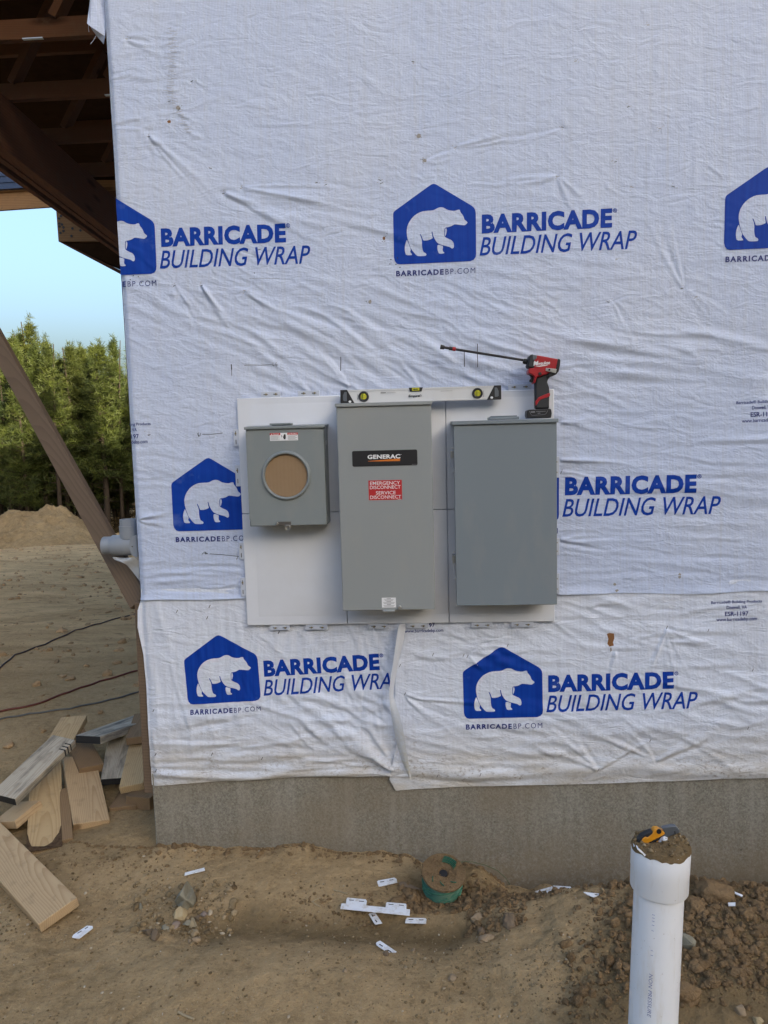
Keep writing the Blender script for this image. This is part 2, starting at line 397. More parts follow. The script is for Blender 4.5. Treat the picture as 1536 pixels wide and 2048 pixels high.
def m_dirt(name, a, b, damp=True, big=1.0):
    mt = mat(name, a, 1.0, spec=.0); k = N(mt); v = k.coord('Object')
    n1 = k.noise(v, 1.7*big, 6, .62); n2 = k.noise(v, 19*big, 6, .7); n3 = k.noise(v, 120*big, 3, .7)
    c = k.mix(k.ramp(n1, [(.35,(0,0,0)),(.68,(1,1,1))]), b, a)
    c = k.mix(k.math('MULTIPLY', k.ramp(n2, [(.40,(0,0,0)),(.75,(1,1,1))]), .5), c, tuple(x*1.35 for x in a))
    c = k.mix(k.math('MULTIPLY', k.ramp(n2, [(.25,(1,1,1)),(.42,(0,0,0))]), .55), c, tuple(x*.5 for x in b))
    n4 = k.noise(v, 55*big, 4, .75)
    c = k.mix(k.math('MULTIPLY', k.ramp(n4, [(.30,(1,1,1)),(.44,(0,0,0))]), .55), c, tuple(x*.45 for x in b))
    c = k.mix(k.math('MULTIPLY', k.ramp(n4, [(.58,(0,0,0)),(.70,(1,1,1))]), .45), c, tuple(x*1.5 for x in a))
    c = k.mix(k.math('MULTIPLY', k.ramp(n3, [(.60,(0,0,0)),(.70,(1,1,1))]), .55), c, (.40,.33,.23))
    gi = k.n('ShaderNodeNewGeometry')
    if not damp and big > 1: c = k.mix(k.math('MULTIPLY', gi.outputs['Random Per Island'], .55), c, tuple(x*1.45 for x in a))
    if damp:        # damp soil: vertex attribute holds where the clay is wet
        at = k.n('ShaderNodeAttribute', attribute_name='damp')
        c = k.mix(k.math('MULTIPLY', at.outputs['Fac'], .75), c, (.105,.074,.038))
        dr = k.n('ShaderNodeAttribute', attribute_name='dry')
        c = k.mix(k.math('MULTIPLY', dr.outputs['Fac'], .8), c, k.mix(k.ramp(k.noise(k.coord('Object', (1, 2.6, 1)), .9, 6, .68), [(.35,(0,0,0)),(.65,(1,1,1))]), (.48,.315,.155), (.80,.545,.285)))  # dry field soil, brightened further to make up for the weak light there
    nf = k.noise(k.coord('Object', (.8, 1.5, 1)), 5.5, 7, .75); fd = k.math('MULTIPLY', dr.outputs['Fac'], .7) if damp else 0.0
    c = k.mix(k.math('MULTIPLY', k.ramp(nf, [(.33,(1,1,1)),(.46,(0,0,0))]), fd), c, (.13,.08,.038))
    k.col(c)
    nb_ = k.bump(k.math('MULTIPLY', nf, fd), .9, .10) if damp else None
    k.nor(k.bump(n3, .7, .005, k.bump(n2, .8, .022, nb_))); return mt
M['dirt'] = m_dirt('clay_soil', (.40,.288,.158), (.255,.174,.088))
M['mound'] = m_dirt('mound_soil', (.31,.222,.118), (.17,.115,.058), False, .25)
M['clod'] = m_dirt('clod_soil', (.215,.145,.080), (.140,.090,.047), False, 1.6)
M['field_crumb'] = m_dirt('field_crumb_soil', (.40,.275,.155), (.29,.195,.105), False, .9)
M['capdirt'] = m_dirt('cap_soil', (.235,.165,.088), (.12,.08,.042), False, 3)

def m_stone(name, a, b):
    mt = mat(name, a, .85); k = N(mt); v = k.coord('Object')
    k.col(k.mix(k.ramp(k.noise(v, 28, 5, .65), [(.3,(0,0,0)),(.7,(1,1,1))]), b, a)); k.nor(k.bump(k.noise(v, 60, 4, .6), .5, .004)); return mt
M['st_grey'] = m_stone('green_grey_stone', (.27,.255,.195), (.175,.155,.105))
M['st_cream'] = m_stone('cream_stone', (.46,.37,.22), (.34,.25,.13))
M['st_pink'] = m_stone('pinkish_stone', (.30,.235,.19), (.20,.145,.11))
M['st_brown'] = m_stone('brown_stone', (.20,.145,.09), (.115,.08,.05))
M['st_beige'] = m_stone('beige_stone', (.32,.24,.15), (.23,.165,.10))
def m_grit():
    mt = mat('mixed_grit', (.3,.23,.14), 1.0, spec=.05); k = N(mt); gi = k.n('ShaderNodeNewGeometry')
    k.col(k.ramp(gi.outputs['Random Per Island'], [(0,(.115,.078,.042)),(.35,(.20,.145,.08)),(.75,(.27,.20,.115)),(.96,(.34,.265,.165)),(1,(.50,.43,.33))])); return mt
M['grit'] = m_grit()
def m_scrap():
    mt = mat('white_pvc_scrap', (.82,.84,.88), .45); k = N(mt); v = k.coord('Object')
    k.col(k.mix(k.math('MULTIPLY', k.ramp(k.noise(v, 38, 5, .7), [(.50,(0,0,0)),(.68,(1,1,1))]), .55), (.80,.82,.86), (.42,.33,.22))); return mt
M['scrap'] = m_scrap()
M['slot'] = mat('dark_slot', (.035,.03,.03), .9)
def m_pvc():
    mt = mat('white_pvc', (.70,.72,.75), .35); k = N(mt); v = k.coord('Object')
    a = k.noise(k.coord('Object', (1, 1, .18)), 26, 5, .7); b = k.noise(v, 90, 3, .7)
    c = k.mix(k.math('MULTIPLY', k.ramp(a, [(.52,(0,0,0)),(.72,(1,1,1))]), .45), (.86,.88,.92), (.62,.56,.45))
    c = k.mix(k.math('MULTIPLY', k.ramp(b, [(.68,(0,0,0)),(.74,(1,1,1))]), .55), c, (.25,.20,.14)); k.col(c); return mt
M['pvc'] = m_pvc()
M['green_wire'] = mat('green_wire_jacket', (.012,.105,.055), .4)
M['green_light'] = mat('worn_green_jacket', (.045,.19,.115), .45)
M['wire_dull'] = mat('muddy_wire', (.085,.10,.05), .7)
M['leaf_dry'] = mat('dry_leaf', (.19,.135,.085), .8)
M['straw'] = mat('straw', (.34,.27,.16), .8)
M['cord_dark'] = mat('dark_cord', (.055,.035,.03), .7)
M['cord_red'] = mat('red_brown_cord', (.13,.035,.022), .7)
M['cord_grey'] = mat('grey_cord', (.10,.10,.095), .7)
def m_film():
    mt = mat('clear_film', (.62,.64,.66), .35); k = N(mt); k.b.inputs['Transmission Weight'].default_value = .35; k.b.inputs['Alpha'].default_value = .72; return mt
M['film'] = m_film()
def m_needle():
    mt = mat('pine_needles', (.05,.085,.02), .6, spec=.25); k = N(mt)
    v = k.coord('Object'); oi = k.n('ShaderNodeObjectInfo')
    n = k.noise(v, .9, 4, .6)
    c = k.mix(k.ramp(n, [(.3,(0,0,0)),(.7,(1,1,1))]), (.008,.020,.008), (.064,.082,.014))
    c = k.mix(k.math('MULTIPLY', oi.outputs['Random'], .35), c, (.052,.056,.009)); k.col(c)
    tr = k.n('ShaderNodeBsdfTranslucent'); k.l(c, tr.inputs[0]); ms = k.n('ShaderNodeMixShader'); ms.inputs[0].default_value = .18
    out = k.t.nodes['Material Output']; k.l(k.b.outputs[0], ms.inputs[1]); k.l(tr.outputs[0], ms.inputs[2]); k.l(ms.outputs[0], out.inputs['Surface']); return mt
M['needle'] = m_needle()
M['brush'] = mat('brown_brush', (.040,.030,.016), 1.0, spec=.0)

# ------------------------------------------------------------------ text
_tc = {}
def text_geo(s, bold=0.0, shear=0.0, space=1.0):
    key = (s, bold, shear, space)
    if key in _tc: return _tc[key]
    cu = bpy.data.curves.new('t', 'FONT'); cu.body = s; cu.offset = bold; cu.shear = shear; cu.space_character = space
    cu.fill_mode = 'FRONT'; cu.resolution_u = 3
    o = bpy.data.objects.new('t', cu); C.objects.link(o)
    dg = bpy.context.evaluated_depsgraph_get(); dg.update()
    me = bpy.data.meshes.new_from_object(o.evaluated_get(dg))
    v = np.array([(p.co.x, p.co.y) for p in me.vertices]); f = [tuple(p.vertices) for p in me.polygons]
    bpy.data.objects.remove(o); bpy.data.curves.remove(cu); bpy.data.meshes.remove(me)
    v -= v.min(0); v /= v.max(0); _tc[key] = (v, f); return v, f
def text_on(mb, s, x0, z0, x1, z1, Y, slot, bold=0, shear=0, space=1):
    v, f = text_geo(s, bold, shear, space)
    mb.add([(x0+(x1-x0)*a, Y, z0+(z1-z0)*b) for a, b in v], f, slot)
def text_px(mb, s, q, Y, slot, eps, bold=0, shear=0, space=1):
    """q = pixel corners bottom-left, bottom-right, top-left measured on the plane Y"""
    a, b, c = [P(*p, Y) for p in q]; v, f = text_geo(s, bold, shear, space)
    mb.add([a+(b-a)*float(u)+(c-a)*float(t)+Vector((0, -eps, 0)) for u, t in v], f, slot)

def chaikin(p, it=1):
    p = [np.array(q, float) for q in p]
    for _ in range(it):
        o = []
        for i in range(len(p)):
            a, b = p[i], p[(i+1) % len(p)]; o += [a*.75+b*.25, a*.25+b*.75]
        p = o
    return [tuple(q) for q in p]
def tess(polys_v, polys_f, step):
    """cut a flat 2D mesh (x, z) into cells of about step"""
    bm = bmesh.new(); vs = [bm.verts.new((float(a), 0, float(b))) for a, b in polys_v]
    for f in polys_f:
        try: bm.faces.new([vs[i] for i in f])
        except ValueError: pass
    xs = [v.co.x for v in bm.verts]; zs = [v.co.z for v in bm.verts]
    for lo, hi, no in ((min(xs), max(xs), (1,0,0)), (min(zs), max(zs), (0,0,1))):
        t = lo+step*.5
        while t < hi:
            bmesh.ops.bisect_plane(bm, geom=bm.verts[:]+bm.edges[:]+bm.faces[:], plane_co=(t*no[0], 0, t*no[2]), plane_no=no, dist=1e-6); t += step
    bm.verts.index_update()
    r = (np.array([(v.co.x, v.co.z) for v in bm.verts]), [tuple(v.index for v in f.verts) for f in bm.faces]); bm.free(); return r
def clip2(v, f, nx, nz, d):
    """keep the side where nx*x+nz*z < d"""
    bm = bmesh.new(); vs = [bm.verts.new((float(a), 0, float(b))) for a, b in v]
    for q in f:
        try: bm.faces.new([vs[i] for i in q])
        except ValueError: pass
    n2 = nx*nx+nz*nz
    bmesh.ops.bisect_plane(bm, geom=bm.verts[:]+bm.edges[:]+bm.faces[:], plane_co=(nx*d/n2, 0, nz*d/n2), plane_no=(nx, 0, nz), clear_outer=True, dist=1e-6)
    bm.verts.index_update()
    r = (np.array([(q.co.x, q.co.z) for q in bm.verts]).reshape(-1, 2), [tuple(q.index for q in g.verts) for g in bm.faces]); bm.free(); return r

# ------------------------------------------------------------------ ground
_zx = [-3, -.4, -.02, .231, .532, .828, 1.141, 1.37, 1.47, 1.86, 2.54, 4, 8]
_zz = [.03, .03, .02, .0, .023, .002, -.041, -.085, -.155, -.172, -.188, -.17, -.15]
def sstep(a, b, x):
    t = np.clip((x-a)/(b-a), 0, 1); return t*t*(3-2*t)
def ground_z(x, y, detail=True):
    x = np.asarray(x, float); y = np.asarray(y, float)
    zw = np.interp(x, _zx, _zz)
    near = sstep(-.42, -.02, y)                                   # 1 at the wall
    flat = -.01+.02*np.exp(-((x-.5)/.5)**2)
    tw = .10*fbm(x*2.4, x*0+.5, 4, 23); flat = flat-.042*np.exp(-((y+.47+tw)/(.10+.5*np.abs(tw)))**2)*sstep(.1, .4, x)*(1-sstep(1.15, 1.45, x))     # shallow trench
    flat = flat+.03*np.exp(-((y+.75)/.18)**2)*sstep(.0, .5, x)*(1-sstep(1.3, 1.7, x))
    pile = .13*sstep(1.25, 1.9, x)*(1-sstep(.0, .22, y))*np.exp(-((y+.62)/.42)**2)+.02*sstep(1.4, 2.0, x)
    z = flat*(1-near)+zw*near+pile*(1-near*.9)
    z = z+.030*np.exp(-(y/.07)**2)*fbm(x*6, x*0+2, 4, 29, .6)
    z = z+.05*np.exp(-((x-1.36)/.10)**2-((y+.10)/.09)**2)-.045*np.exp(-((x-1.195)/.12)**2-((y+.24)/.11)**2)         # earth heaped by the spool
    back = np.maximum(y-1.3, 0)
    z = z*(1-sstep(.6, 3, y))-.092*(back-(1-np.exp(-back))*.8)*(1-sstep(40, 75, y))-3.4*sstep(40, 75, y)
    z = z-.03*sstep(-1.2, -4, y)
    if detail:
        a = 1+1.4*sstep(1.2, 1.7, x)*(1-sstep(.1, .6, y))+1.0*np.exp(-((x-.2)/.25)**2-((y+.42)/.25)**2)
        z = z+a*(.011*fbm(x*3.1, y*3.1, 4, 3)+.0062*fbm(x*15, y*15, 4, 11, .62)+.0030*np.abs(fbm(x*34, y*34, 3, 14, .6))*sstep(-.25, .25, fbm(x*2.3, y*2.3, 3, 33)))
        far = sstep(1.5, 8, y); z = z+far*(.10*fbm(x*.5, y*.35, 4, 5)+.06*fbm(x*1.8, y*1.2, 4, 9, .65))
    return z
def gz(x, y):
    i = min(max(int(np.searchsorted(gx, x))-1, 0), len(gx)-2); j = min(max(int(np.searchsorted(gy, y))-1, 0), len(gy)-2)
    u = (x-gx[i])/(gx[i+1]-gx[i]); v = (y-gy[j])/(gy[j+1]-gy[j])
    return float((GZ[j, i]*(1-u)+GZ[j, i+1]*u)*(1-v)+(GZ[j+1, i]*(1-u)+GZ[j+1, i+1]*u)*v)
def GP(px, py, off=0.0):
    d = ray(px, py).normalized(); lo, t = .5, .5
    while t < 80:
        p = CAM+d*t
        if p.z < gz(p.x, p.y)+off: break
        lo = t; t *= 1.01
    hi = t
    for _ in range(18):
        mid = (lo+hi)/2; p = CAM+d*mid
        if p.z < gz(p.x, p.y)+off: hi = mid
        else: lo = mid
    return CAM+d*hi
def graded(a, b, step, lo, hi, g=1.11):
    core = list(np.arange(a, b, step)); s, x, up = step, core[-1], []
    while x < hi: s = min(s*g, 12); x += s; up.append(x)
    s, x, dn = step, a, []
    while x > lo: s = min(s*g, 12); x -= s; dn.append(x)
    return np.array(dn[::-1]+core+up)
gx = graded(-1.6, 2.7, .008, -260, 260); gy = graded(-1.75, .35, .008, -120, 400, 1.03)
GX, GY = np.meshgrid(gx, gy); GZ = ground_z(GX, GY)
ground = grid_mesh('ground', GX, GY, GZ, M['dirt']); ground['kind'] = 'structure'
damp = np.exp(-((GY+.46+.10*fbm(GX*2.4, GX*0+.5, 4, 23)+.05*fbm(GX*4, GY*4, 4, 21))/(.085+.05*fbm(GX*3, GY*0, 2, 27)))**2)*sstep(.05, .35, GX)*(1-sstep(1.2, 1.5, GX))*.95
damp = np.maximum(damp, .85*sstep(-.16, .14, GX-1.78-(GY+.45)*.55+.16*fbm(GX*3, GY*3, 4, 31))*(1-sstep(.1, .4, GY)))
damp = np.maximum(damp, .45*np.exp(-((GX-.15)/.22)**2-((GY+.36)/.14)**2))
damp = np.maximum(damp, .6*np.exp(-((GX-1.18)/.25)**2-((GY+.22)/.15)**2))
damp = np.maximum(damp, .5*np.exp(-((GX+.55)/.5)**2-((GY-.35)/.5)**2))
damp = np.clip(damp+.12*fbm(GX*5, GY*5, 3, 41), 0, 1)
dry = sstep(1.0, 5.0, GY)  # field mask: dry soil plus the brightening that stands in for light
at = ground.data.attributes.new('dry', 'FLOAT', 'POINT'); at.data.foreach_set('value', dry.ravel().astype(np.float32))
at = ground.data.attributes.new('damp', 'FLOAT', 'POINT'); at.data.foreach_set('value', damp.ravel().astype(np.float32))

# ------------------------------------------------------------------ house
house = thing('house', (0, 0, 0), 'unfinished house wall wrapped in white printed sheeting above a grey concrete foundation', 'house')
mb = MB(); mb.box(.004, .012, .26, 11, .16, 6.6); mb.box(.004, .16, .26, .15, 12, 6.6); mb.box(.15, 11.85, .26, 11, 12, 6.6); mb.box(10.85, .16, .26, 11, 11.85, 6.6); mb.build('sheathing_wall', M['osb'], house)
mb = MB()
for xg in (.006, 10.85): mb.prism([(xg, .012, 6.6), (xg, 12, 6.6), (xg, 6, 9.6)], (.14, 0, 0))
for sg, ye in ((-1, -.35), (1, 12.35)):
    mb.prism([(-.3, ye, 6.41), (-.3, 6, 9.63), (-.3, 6, 9.77), (-.3, ye, 6.52)], (11.6, 0, 0), 1)
mb.build('roof', [M['osb'], M['shingle']], house)  # unseen roof, ridge height set for its shadow on field and pines
mb = MB(); mb.box(-.003, .004, -.8, 11, .24, .34); mb.box(-.003, .24, -3, .2, 12, .26); mb.build('foundation', M['concrete'], house, bevel=.006)

STEP = .005
class Sheet:
    def __init__(s, x0, x1, z0, z1, base):
        s.x = np.arange(x0, x1+1e-6, STEP); s.z = np.arange(z0, z1+1e-6, STEP); s.X, s.Z = np.meshgrid(s.x, s.z); s.H = np.zeros_like(s.X); s.base = base
    def ridge(s, a, b, amp, wid, bend=0.0, skew=.0):
        """a soft fold from a to b (x, z); tapers along its length"""
        ax, az = a; bx, bz = b; L = math.hypot(bx-ax, bz-az)
        if L < 1e-4: return
        ux, uz = (bx-ax)/L, (bz-az)/L; r = wid*3.2+abs(bend)
        i0, i1 = np.searchsorted(s.x, [min(ax, bx)-r, max(ax, bx)+r]); j0, j1 = np.searchsorted(s.z, [min(az, bz)-r, max(az, bz)+r])
        if i1 <= i0 or j1 <= j0: return
        dx = s.X[j0:j1, i0:i1]-ax; dz = s.Z[j0:j1, i0:i1]-az
        t = (dx*ux+dz*uz)/L; d = -dx*uz+dz*ux-bend*4*t*(1-t)
        w_ = wid*(.45+.55*np.clip(t, 0, 1)) if skew else wid
        env = np.where((t > 0) & (t < 1), np.sin(np.pi*np.clip(t, 0, 1)**(.45 if skew else 1.0)), 0)
        s.H[j0:j1, i0:i1] += amp*env*(np.exp(-(d/w_)**2)-.35*np.exp(-((d+w_*1.7)/(w_*1.2))**2))
    def fan(s, px, ang, spread, n, lpx, amp, wid, Y=0):
        c = P(*px); c = (c.x, c.z)
        for k in range(n):
            th = rad(-(ang+(rng.random()-.5)*spread)); L = lpx*.00195*(.45+.75*rng.random())
            off = (rng.random()-.5)*.012
            s.ridge((c[0], c[1]+off), (c[0]+L*math.cos(th), c[1]+off+L*math.sin(th)), amp*(.5+.8*rng.random())*(1 if rng.random() < .75 else -.6), wid*(.6+.9*rng.random()), (rng.random()-.5)*.03, 1)
        j = np.argmin(abs(s.z-c[1])); i = np.argmin(abs(s.x-c[0])); r = 6
        sl_ = (slice(max(j-r, 0), j+r), slice(max(i-r, 0), i+r))
        s.H[sl_] -= .002*np.exp(-((s.X[sl_]-c[0])**2+(s.Z[sl_]-c[1])**2)/.010**2)
    def zone(s, q, n, ang, jit, lpx, amp, wid):
        x0, y0, x1, y1 = q
        for _ in range(n):
            c = P(x0+(x1-x0)*rng.random(), y0+(y1-y0)*rng.random()); th = rad(-(ang+(rng.random()-.5)*2*jit)); L = lpx*.00195*(.4+1.1*rng.random())/2
            s.ridge((c.x-L*math.cos(th), c.z-L*math.sin(th)), (c.x+L*math.cos(th), c.z+L*math.sin(th)), amp*(.3+rng.random())*random.choice((1, 1, -.7)), wid*(.6+rng.random()), (rng.random()-.5)*.04)
    def h(s, x, z):
        fx = np.clip((np.asarray(x)-s.x[0])/STEP, 0, len(s.x)-1.001); fz = np.clip((np.asarray(z)-s.z[0])/STEP, 0, len(s.z)-1.001)
        i = fx.astype(int); j = fz.astype(int); u = fx-i; v = fz-j; H = s.H
        return (H[j, i]*(1-u)+H[j, i+1]*u)*(1-v)+(H[j+1, i]*(1-u)+H[j+1, i+1]*u)*v
    def y(s, x, z, eps=0): return -(s.base+s.h(x, z)+eps)

up = Sheet(0, 3.75, 1.06, 3.60, .008)
lowl = Sheet(0, 1.08, .24, 1.14, .003)
lowr = Sheet(.98, 3.75, .22, 1.14, .0045)

# upper sheet folds, read off the photograph region by region
X, Z = up.X, up.Z
up.H += .0030*fbm(X*2.2, Z*3.0, 4, 51)+.0007*fbm(X*14+Z*4, Z*22-X*6, 3, 61)
up.zone((230, 20, 340, 260), 26, 2, 12, 110, .0016, .008)
for k in range(34):                                                  # puckered vertical line near the corner
    y = 45+k*7+rng.random()*4; x = 345+(0 if y < 200 else (y-200)*.55)+6*math.sin(k)
    a = P(x-10-rng.random()*14, y); b = P(x+10+rng.random()*14, y+rng.random()*8-4); up.ridge((a.x, a.z), (b.x, b.z), .0022, .0035)
up.zone((270, 230, 420, 330), 24, 22, 20, 80, .0018, .007)
up.fan((255, 80), 10, 40, 7, 90, .003, .008); up.fan((255, 80), 140, 30, 3, 60, .003, .007)
up.fan((385, 165), 25, 30, 4, 70, .002, .006)
up.fan((300, 275), 48, 8, 3, 190, .0035, .012)
up.zone((420, 130, 800, 330), 60, 30, 10, 130, .0006, .012)
up.zone((820, 100, 1200, 300), 50, -38, 10, 120, .0006, .012)
up.zone((1280, 60, 1536, 420), 12, 93, 5, 260, .0008, .012)
up.fan((450, 388), 22, 26, 8, 260, .0035, .012); up.fan((485, 378), 10, 14, 7, 330, .003, .010)
up.zone((480, 365, 790, 470), 26, 12, 9, 190, .0020, .014)
up.fan((850, 322), -14, 10, 4, 110, .003, .008); up.fan((912, 298), -10, 8, 4, 190, .0028, .010); up.fan((1125, 258), 168, 10, 4, 190, .0022, .009)
up.fan((1115, 355), 172, 14, 5, 150, .0022, .010); up.fan((1115, 355), 50, 40, 5, 110, .0018, .010)
up.fan((405, 572), 45, 40, 9, 120, .0028, .009); up.fan((350, 572), 60, 50, 7, 110, .0024, .009); up.fan((490, 582), 30, 30, 6, 110, .0022, .009)
up.zone((300, 560, 700, 660), 50, 24, 14, 150, .0016, .012)
up.zone((270, 640, 560, 860), 55, 28, 12, 130, .0010, .011)
up.zone((480, 640, 830, 790), 60, 30, 12, 190, .0034, .014)
up.fan((700, 775), 215, 40, 9, 150, .0032, .010); up.fan((840, 775), 215, 50, 8, 130, .0030, .010); up.fan((620, 785), 235, 40, 6, 80, .003, .008)
up.zone((700, 580, 1100, 700), 45, 14, 10, 200, .0018, .014)
up.zone((840, 690, 1060, 770), 40, 24, 10, 150, .0026, .012)
up.zone((1100, 640, 1536, 760), 34, 10, 10, 300, .0032, .020)
up.zone((1110, 690, 1400, 850), 44, 14, 16, 130, .0018, .010)
up.fan((1365, 578), -100, 40, 6, 150, .0022, .010); up.fan((1365, 578), 35, 40, 5, 130, .0022, .010); up.fan((1225, 600), 40, 70, 6, 110, .002, .009)
up.fan((1118, 845), 12, 30, 6, 130, .0026, .008)
up.fan((1120, 922), 8, 26, 8, 170, .0034, .010); up.fan((1120, 940), 16, 8, 3, 180, .0040, .011)
up.fan((1118, 1080), 6, 22, 8, 200, .0034, .010)
up.zone((1115, 850, 1536, 1180), 80, 2, 6, 260, .0018, .014)
up.fan((277, 1040), 4, 36, 9, 110, .0036, .007)
up.zone((262, 880, 350, 1040), 26, 10, 16, 90, .0016, .008)
up.zone((262, 900, 480, 1100), 30, 10, 12, 120, .0010, .012)
up.zone((285, 1120, 480, 1195), 40, 0, 4, 170, .0026, .007)
up.zone((850, 500, 1536, 580), 30, 12, 12, 180, .0014, .014)
for f in ((930, 1050, 1010, 1095),):
    a = P(1352, 1052); b = P(1420, 1096); up.ridge((a.x, a.z), (b.x, b.z), .0014, .003)
up.zone((230, 330, 1536, 1190), 260, 16, 24, 70, .0011, .0045)
up.zone((480, 560, 1100, 790), 160, 24, 12, 90, .0016, .0055)
up.zone((250, 500, 560, 700), 70, 30, 14, 90, .0014, .005)
up.zone((1110, 660, 1536, 1180), 120, 6, 8, 110, .0014, .0055)
up.H = np.clip(up.H, -.006, .022)
# hem and corner
up.H += .010*np.exp(-((Z-1.075)/.022)**2)*(fbm(X*3, Z*0+3, 3, 77)*.8+.9)
# lower sheets
for s_, sd in ((lowl, 81), (lowr, 91)):
    s_.H += .0042*fbm(s_.X*2.4, s_.Z*3.6, 4, sd)+.0016*fbm(s_.X*9, s_.Z*11, 4, sd+3, .6)+.0008*np.abs(fbm(s_.X*26, s_.Z*30, 3, sd+6))
lowl.zone((290, 1215, 480, 1500), 34, 84, 10, 150, .0026, .014)
lowl.zone((330, 1410, 770, 1540), 60, -6, 10, 220, .0034, .013)
lowl.zone((560,1380,760,1500), 40, 30, 24, 130, .0050, .011)
lowl.fan((790,1540), 218, 22, 6, 300, .0095, .020); lowl.fan((790,1540), 232, 26, 7, 200, .0070, .014); lowl.fan((785, 1545), 184, 10, 7, 320, .0050, .010)
lowl.zone((300, 1505, 780, 1550), 36, -2, 4, 260, .0042, .009)
lowl.zone((480, 1250, 790, 1400), 40, 70, 30, 100, .0022, .010)
lowl.zone((690, 1300, 790, 1450), 30, 74, 20, 90, .0036, .009)
lowr.fan((810, 1390), 20, 60, 10, 170, .0040, .010)
lowr.zone((830, 1240, 1120, 1330), 36, 16, 24, 140, .0028, .011)
lowr.fan((1015, 1292), 200, 60, 6, 120, .0024, .010); lowr.fan((935, 1308), 20, 90, 6, 80, .0024, .009)
lowr.zone((1115, 1185, 1420, 1300), 44, 8, 22, 140, .0028, .011)
lowr.fan((1333, 1254), 60, 120, 10, 170, .0030, .010); lowr.fan((1230, 1300), 90, 30, 6, 90, .0026, .007)
lowr.fan((1195,1538), -36, 24, 6, 230, .0038, .013); lowr.fan((1195,1538), 222, 50, 7, 150, .0030, .011)
lowr.fan((1310, 1520), 215, 30, 7, 160, .0036, .011); lowr.fan((1310, 1520), -30, 30, 6, 200, .0036, .011)
lowr.zone((820, 1450, 1160, 1560), 50, 8, 16, 190, .0032, .012)
lowr.zone((1080, 1380, 1536, 1540), 60, 10, 26, 190, .0030, .013)
lowr.zone((1350, 1280, 1536, 1420), 30, 10, 14, 180, .0028, .012)
for s_ in (lowl, lowr):
    s_.H = np.clip(s_.H, -.004, .030)
lowl.H += .014*np.exp(-((lowl.Z-.335+.02*fbm(lowl.X*3, lowl.X*0, 2, 5))/.016)**2)*sstep(0, .05, lowl.X)     # rolled hem
lowr.H += .010*np.exp(-((lowr.Z-.355+.03*fbm(lowr.X*2.2, lowr.X*0, 2, 8))/.03)**2)
lowr.H += .012*np.exp(-((lowr.X-1.02)/.03)**2)*(.5+.5*fbm(lowr.Z*6, lowr.X*0, 2, 12))

def sheet_obj(s, name, m_, xl, zb, zt, xr=None, flare=None):
    """remap the regular grid so that its edges follow the ragged outline of the sheet"""
    X, Z = s.X, s.Z; nz, nx = X.shape
    # bottom edge and left edge are moved by blending over 6 cm
    bz = np.array([zb(x) for x in s.x]); tz = np.array([zt(x) for x in s.x])
    keep = (Z >= bz[None, :]-STEP) & (Z <= tz[None, :]+STEP)
    Zc = np.clip(Z, bz[None, :], tz[None, :])
    xa = np.array([xl(z) for z in s.z]); xb = np.array([(xr(z) if xr else 99) for z in s.z])
    wgt = np.clip(1-(X-s.x[0])/.06, 0, 1)
    keep &= (X <= xb[:, None]+STEP) & (X >= (xa-.0001)[:, None]-STEP)
    Xc = np.minimum(X+wgt*np.minimum(xa-s.x[0], 0)[:, None], xb[:, None]); Xc = np.where(xa[:, None] > s.x[0]+.001, np.maximum(Xc, xa[:, None]), Xc)
    Y = -(s.base+s.h(Xc, Zc))
    if flare is not None: Y = Y+flare(Xc, Zc)
    idx = np.arange(nz*nx).reshape(nz, nx)
    q = np.stack([idx[:-1, :-1], idx[:-1, 1:], idx[1:, 1:], idx[1:, :-1]], -1)
    k = keep[:-1, :-1] & keep[:-1, 1:] & keep[1:, 1:] & keep[1:, :-1]
    q = q[k]; used = np.unique(q); mp = np.full(nz*nx, -1); mp[used] = np.arange(len(used))
    co = np.stack([Xc, Y, Zc], -1).reshape(-1, 3)[used]
    return co, mp[q]

# ---- printed artwork in the canonical place (beside the impact driver's upper left), cut fine so that it follows the folds
def zb_(p): q = P(780+p[0]/8.5333, 360+p[1]/8.5333); return (q.x, q.z)
HOUSE = [(55,610),(57,585),(66,560),(90,535),(680,105),(715,85),(750,78),(790,90),(1390,450),(1430,485),(1452,525),(1460,580),(1467,1270),(1460,1325),(1425,1372),(1365,1395),(170,1450),(122,1438),(85,1395),(70,1335)]
BEAR = [(1325,738),(1300,765),(1272,785),(1230,782),(1110,768),(1085,775),(1045,800),(1000,815),(950,822),(930,840),(925,890),(925,960),(935,985),(990,1015),(1050,1040),(1078,1075),(1090,1125),(1085,1165),(1065,1182),(1045,1175),(1020,1155),(960,1140),(880,1120),(815,1092),(780,1050),(745,985),(730,930),(724,892),(708,892),(716,950),(728,1000),(715,1015),(650,1040),(600,1046),(565,1044),(552,1000),(532,950),(516,930),(507,938),(530,988),(546,1055),(545,1130),(555,1200),(570,1240),(610,1260),(622,1280),(615,1300),(590,1308),(480,1310),(450,1295),(400,1240),(360,1185),(330,1110),(305,1030),(288,950),(285,870),(300,790),(340,710),(400,635),(470,585),(540,552),(620,540),(720,535),(760,522),(800,498),(840,482),(890,480),(930,495),(965,518),(1010,532),(1060,540),(1115,540),(1150,522),(1190,520),(1195,560),(1230,600),(1255,645),(1265,685),(1300,715)]
LEGB = [(290,1030),(303,1060),(330,1130),(357,1192),(342,1240),(378,1278),(370,1295),(275,1295),(258,1240),(252,1170),(262,1100)]
LEGF = [(812,1112),(880,1130),(906,1138),(893,1222),(930,1250),(915,1265),(840,1270),(820,1240),(805,1170)]
CHEST = [(940,840),(960,835),(970,880),(955,940),(942,972),(934,955)]
ink_v, ink_f, wh_v, wh_f, nv_v, nv_f = [], [], [], [], [], []
